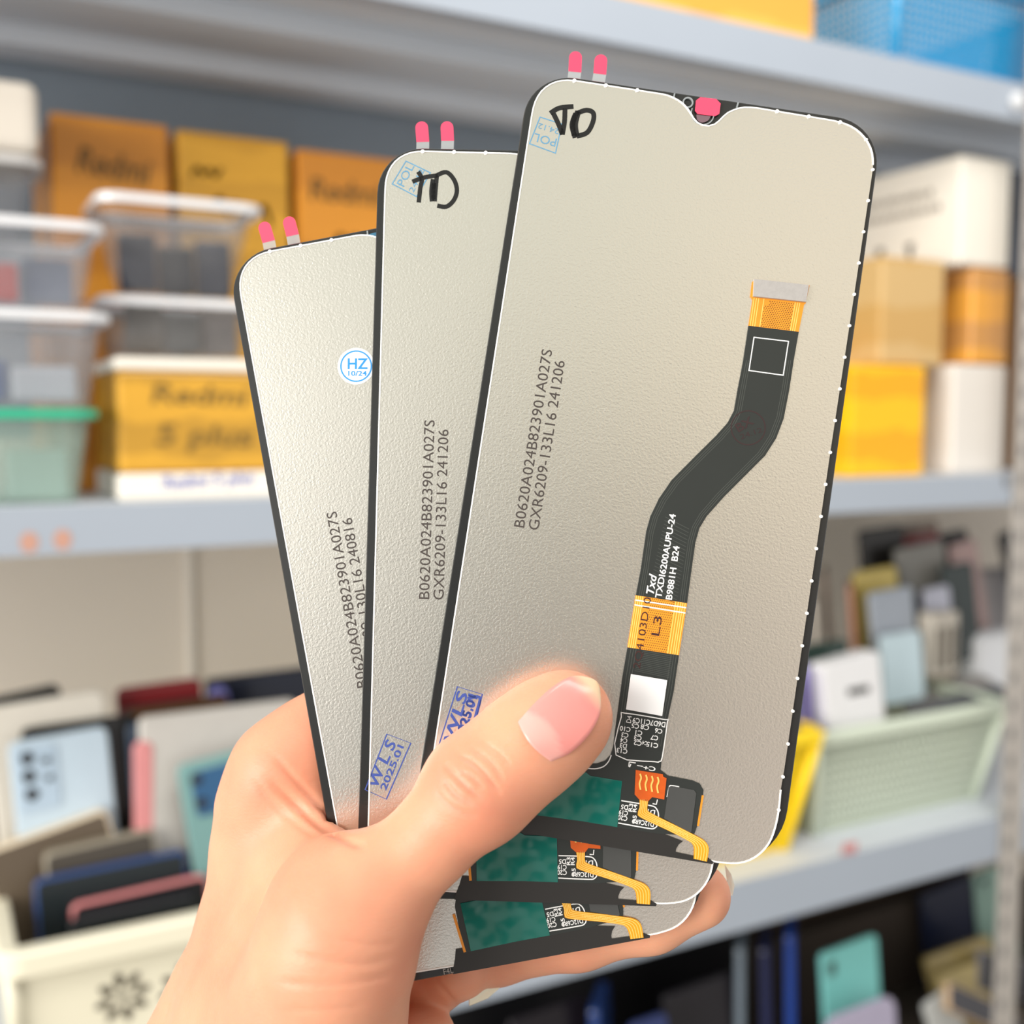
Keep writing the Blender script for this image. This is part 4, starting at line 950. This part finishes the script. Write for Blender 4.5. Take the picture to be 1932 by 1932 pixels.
phone((332, 1446), (500, 1402), 1.098, TEAL, 'teal phone with a blue camera strip against the wrist', lean=5, h=.15, rough=.3,
      cams=(.012, .010, .062, .056, (46, 90, 130), [(.017, .018, .0055), (.018, .042, .0055)]))
phone((262, 1354), (560, 1318), 1.130, (206, 202, 196), 'glittery silver phone case behind the teal phone', lean=5, h=.16, rough=.5, metal=.3, t=.012)
phone((252, 1400), (290, 1396), 1.126, (214, 140, 140), 'pink phone edge beside the glittery case', lean=4, h=.12, t=.01)
phone((238, 1366), (470, 1330), 1.150, (52, 66, 84), 'slate blue phone behind the glittery case', lean=5, h=.17)
phone((228, 1338), (432, 1308), 1.180, (62, 44, 42), 'dark brown phone with an amber brown panel, in front of the red phone', lean=5, h=.175, face=(96, 66, 40), flip=True)
phone((218, 1300), (380, 1278), 1.215, (130, 30, 34), 'red phone sticking up at the back of the cream basket', lean=5, h=.19, t=.012)
phone((388, 1282), (600, 1256), 1.235, (24, 30, 48), 'navy phone tallest at the back of the cream basket', lean=5, h=.2, t=.016)
phone((392, 1298), (430, 1290), 1.205, (120, 120, 190), 'violet slab for the highlight on the corner of the navy phone', lean=5, h=.19, t=.01, r=.012)  # separate slab whose violet colour stands for a highlight on the navy phone

# mint basket and what is piled behind it
wp = phone((1553, 1256), (1660, 1227), 1.075, (226, 226, 228), 'white box shaped charger with a dark slot in the mint basket', lean=3, h=.10, t=.03, rough=.5, name='charger')
sl = MB().prism([(-.013, .050), (.026, .047), (.026, .057), (-.013, .060)], 0.0, .0006).build('dark_slot', mat('slot_shadow_black', (40, 38, 36), .7), wp)
phone((1524, 1262), (1548, 1258), 1.085, (150, 138, 206), 'violet phone seen edge on beside the white slotted charger', lean=4, yawd=48, h=.12)
phone((1504, 1285), (1530, 1280), 1.075, (66, 70, 130), 'indigo phone seen edge on next to the violet phone', lean=4, yawd=48, h=.11)
phone((1478, 1300), (1500, 1295), 1.075, (216, 200, 190), 'blush phone seen edge on behind the front display panel', lean=4, yawd=48, h=.11)
phone((1640, 1118), (1722, 1104), 1.190, (176, 184, 196), 'silver phone leaning upright in the middle of the mint basket', lean=6, h=.155, rough=.3, metal=.2)
phone((1662, 1200), (1738, 1188), 1.165, (214, 236, 246), 'pale ice blue phone in front of the silver phone', lean=6, h=.105, rough=.3)
phone((1608, 1104), (1640, 1098), 1.205, (186, 130, 104), 'copper phone edge left of the silver phone', lean=4, yawd=45, h=.15)
phone((1612, 1080), (1692, 1066), 1.225, (208, 186, 104), 'mustard yellow phone top above the silver phone', lean=5, h=.16)
phone((1560, 1075), (1590, 1070), 1.225, (110, 92, 80), 'brown phone standing beside the front display panel edge', lean=4, yawd=45, h=.16)
phone((1540, 1130), (1556, 1128), 1.205, (190, 180, 170), 'greige phone half hidden by the front display panel', lean=4, yawd=45, h=.16)
phone((1510, 1218), (1600, 1204), 1.140, (48, 66, 60), 'dark green phone behind the white slotted charger', lean=5, h=.12)
phone((1744, 1112), (1792, 1102), 1.200, (190, 192, 208), 'lavender grey phone beside the dark upright phone', lean=5, h=.13)
phone((1728, 1120), (1760, 1112), 1.215, (40, 44, 46), 'narrow black phone between the silver and lavender phones', lean=5, h=.13)
phone((1778, 1070), (1836, 1058), 1.225, (56, 66, 66), 'dark green grey phone standing behind the lavender phone', lean=5, h=.16)
phone((1690, 1036), (1782, 1018), 1.255, (140, 138, 132), 'grey phone standing tall behind the mustard phone', lean=5, h=.20)
phone((1622, 1000), (1705, 988), 1.290, (40, 38, 36), 'black phone lying at the back under the middle shelf', lean=5, h=.2)
phone((1708, 1012), (1772, 1000), 1.285, (120, 36, 40), 'red phone top at the back under the middle shelf', lean=5, h=.2)
phone((1690, 992), (1770, 978), 1.32, (150, 132, 116), 'tan phone rearmost under the middle shelf', lean=5, h=.22)
phone((1770, 1008), (1826, 996), 1.30, (34, 34, 36), 'small black phone beside the red phone top', lean=5, h=.21)
phone((1790, 1030), (1842, 1014), 1.27, (190, 160, 156), 'dusty pink phone edge at the back of the pile', lean=5, h=.2)
phone((1885, 1010), (1928, 988), 1.26, (28, 28, 32), 'black phone near the slotted post under the middle shelf', lean=5, h=.2)
# adapter with dark ribs and the boxes at the right
ad = bbox_obj('power_adapter', 0, 0, 0, .062, .03, .10, mat('ivory_plastic', (204, 196, 184), .45), bevel=.006, seg=3); p_ = at_y(1756, 1280, 1.16); ad.location = p_; tag(ad, 'ivory power adapter with dark ribs in the mint basket', 'charger')
for i in range(3):
    rb = bbox_obj('rib', .008 + i * .018, -.0008, .012, .018 + i * .018, .0, .078, mat('dark_rib_gap', (104, 96, 84), .6), ad, bevel=0)
gb = bbox_obj('grey_box', 0, 0, 0, .16, .05, .19, mat('grey_lilac_plastic', (176, 172, 174), .5), bevel=.008, seg=3); p_ = at_y(1836, 1220, 1.29); gb.location = (p_.x, p_.y, p_.z - .06); tag(gb, 'grey lilac upright box behind the white pouch by the post', 'box')
wpch = bbox_obj('white_pouch', 0, 0, 0, .12, .05, .11, mat('white_soft_plastic', (232, 234, 238), .35), bevel=.02, seg=4); p_ = at_y(1842, 1290, 1.2); wpch.location = (p_.x, p_.y, p_.z - .03); tag(wpch, 'white rounded pouch in the mint basket by the post', 'pouch')
phone((1700, 1332), (1884, 1288), 1.125, (92, 94, 98), 'dark grey phone lying flat along the mint basket rim', lean=72, h=.05, rough=.2)
phone((1690, 1304), (1850, 1268), 1.20, (150, 146, 142), 'grey phone lying flat behind the dark grey phone', lean=70, h=.07, rough=.25)

# contents of the clear bins
def bin_items(x0, x1, z0, y0, specs, grp, top):
    n = len(specs); w = (x1 - x0) / n
    for i, (c, lab) in enumerate(specs):
        o = bbox_obj('handset', -w * .47, -.004, 0, w * .47, .004, top * (1 - .16 * (i % 2)), mat('handset_%d_%d_%d' % c, c, .35), bevel=.003)
        o.location = (x0 + (i + .5) * w, y0 + .006 * (i % 3), z0 + Z0 + .003); o.rotation_euler = (0, random.uniform(-.03, .03), 0); tag(o, lab, 'phone', grp)
bin_items(-.10, .122, .0985, 1.044, [((150, 130, 126), 'greyish handset furthest from the corner of the top clear bin'), ((176, 66, 62), 'red handset in the top clear bin'), ((60, 44, 50), 'maroon black handset in the top clear bin'), ((170, 62, 58), 'brick red handset near the corner of the top clear bin'), ((80, 88, 110), 'slate handset in the corner of the top clear bin')], 'handsets in the top clear bin', .04)
bin_items(-.10, .122, .015, 1.044, [((160, 170, 178), 'silver grey handset furthest from the corner of the middle clear bin'), ((150, 168, 184), 'grey blue handset in the middle clear bin'), ((66, 84, 132), 'blue handset in the middle clear bin'), ((176, 178, 182), 'silver handset in the middle clear bin')], 'handsets in the middle clear bin', .036)
bin_items(-.10, .112, mid_z + .003, 1.044, [((170, 190, 176), 'pale green handset in the green rimmed bin'), ((130, 150, 140), 'grey green handset in the green rimmed bin'), ((216, 216, 206), 'white handset in the green rimmed bin'), ((150, 170, 160), 'dull green handset in the green rimmed bin')], 'handsets in the green rimmed bin', .05)
bin_items(RX0 + .022, RX1 - .022, .121, 1.112, [((22, 30, 50), 'navy handset in the dark filled clear bin'), ((16, 20, 32), 'blackish blue handset in the dark filled clear bin'), ((26, 34, 54), 'slate handset in the dark filled clear bin')], 'handsets in the upper bin on the ochre carton', .055)
bin_items(RX0 + .022, RX1 - .022, .0625, 1.094, [((96, 90, 84), 'taupe handset in the grey filled clear bin'), ((78, 78, 76), 'dark grey handset in the grey filled clear bin'), ((104, 96, 92), 'warm grey handset in the grey filled clear bin')], 'handsets in the lower bin on the ochre carton', .046)

# ------------------------------------------------------------------ the shelf at the bottom
cr0 = bbox_obj('bay_shade_block', 0, 0, 0, .62, .2, .29, mat('bay_shade_black', (22, 22, 26), .5), bevel=.006); cr0.location = (.42, 1.24, -.9498 + Z0); tag(cr0, 'long black block standing in for the shade at the back of the bottom shelf', 'block')  # black block added in place of the shade below the lower shelf
bc = carton(1.045, -.9498, 1.62, -.632, 1.29, .17, mat('dark_brown_cardboard', (66, 52, 40), .8), 'dark brown carton on the bottom shelf beside the mint green phone')
carton(1.045, -.9498, 1.60, -.80, 1.252, .036, mat('dark_brown_filler', (54, 44, 36), .8), 'low dark brown block added to darken the bay in front of the dark brown carton')  # added to cover the pale shelf and keep the bay dark
phone((1550, 1802), (1656, 1762), 1.10, (128, 204, 200), 'mint green phone with an oval camera on the bottom shelf', lean=3, h=.17, rough=.35, cams=(.006, .012, .024, .036, (108, 160, 156), [(.016, .020, .005), (.017, .028, .004)]))
phone((1560, 1926), (1690, 1876), 1.05, (170, 164, 186), 'lilac phone in front of the mint green phone', lean=4, h=.11, r=.02)
phone((1500, 1766), (1530, 1756), 1.10, (24, 60, 140), 'cobalt blue phone seen edge on in the dark of the bottom shelf', lean=0, yawd=47, h=.18, t=.014)
phone((1452, 1790), (1480, 1780), 1.10, (26, 32, 70), 'dark navy phone seen edge on beside the cobalt phone', lean=0, yawd=47, h=.18, t=.014)
phone((1404, 1790), (1436, 1780), 1.10, (110, 122, 134), 'steel grey phone seen edge on in the dark of the bottom shelf', lean=0, yawd=47, h=.18, t=.012)
phone((1250, 1880), (1390, 1830), 1.12, (36, 34, 40), 'charcoal phone beside the steel grey one', lean=4, h=.18)
phone((1130, 1905), (1170, 1890), 1.10, (40, 66, 126), 'blue phone seen edge on below the fingertips', lean=0, yawd=47, h=.16, t=.014)
phone((1190, 1935), (1260, 1910), 1.07, (50, 62, 110), 'dull blue phone top at the bottom of the photo', lean=2, h=.13)
phone((960, 1925), (1110, 1875), 1.14, (30, 26, 34), 'plum black phone lowest under the curled fingers', lean=3, h=.17)
phone((1738, 1690), (1834, 1650), 1.23, (20, 28, 52), 'navy tablet under the bottom of the lower shelf', lean=2, h=.20)
phone((1838, 1652), (1908, 1622), 1.232, (138, 168, 158), 'sage green phone with a dark lens near the post', lean=4, h=.2, cams=(.008, .006, .028, .030, (120, 150, 142), [(.018, .016, .006)]))
phone((1748, 1806), (1868, 1762), 1.16, (160, 142, 92), 'khaki phone under the navy tablet', lean=20, h=.13, t=.014)
phone((1768, 1840), (1850, 1812), 1.13, (176, 158, 104), 'sand coloured phone in front of the khaki phone', lean=20, h=.11, t=.01)
phone((1790, 1850), (1925, 1912), 1.07, (196, 168, 136), 'tan framed phone with a dark screen at the lower corner by the post', lean=25, h=.12, face=(62, 60, 66), flip=True, t=.012)
phone((1850, 1792), (1960, 1820), 1.13, (130, 128, 132), 'grey framed phone with a dark screen near the slotted post', lean=15, h=.13, face=(48, 46, 48), flip=True)
phone((1742, 1898), (1800, 1858), 1.09, (206, 208, 206), 'silver phone corner beside the tan framed phone', lean=10, h=.11)
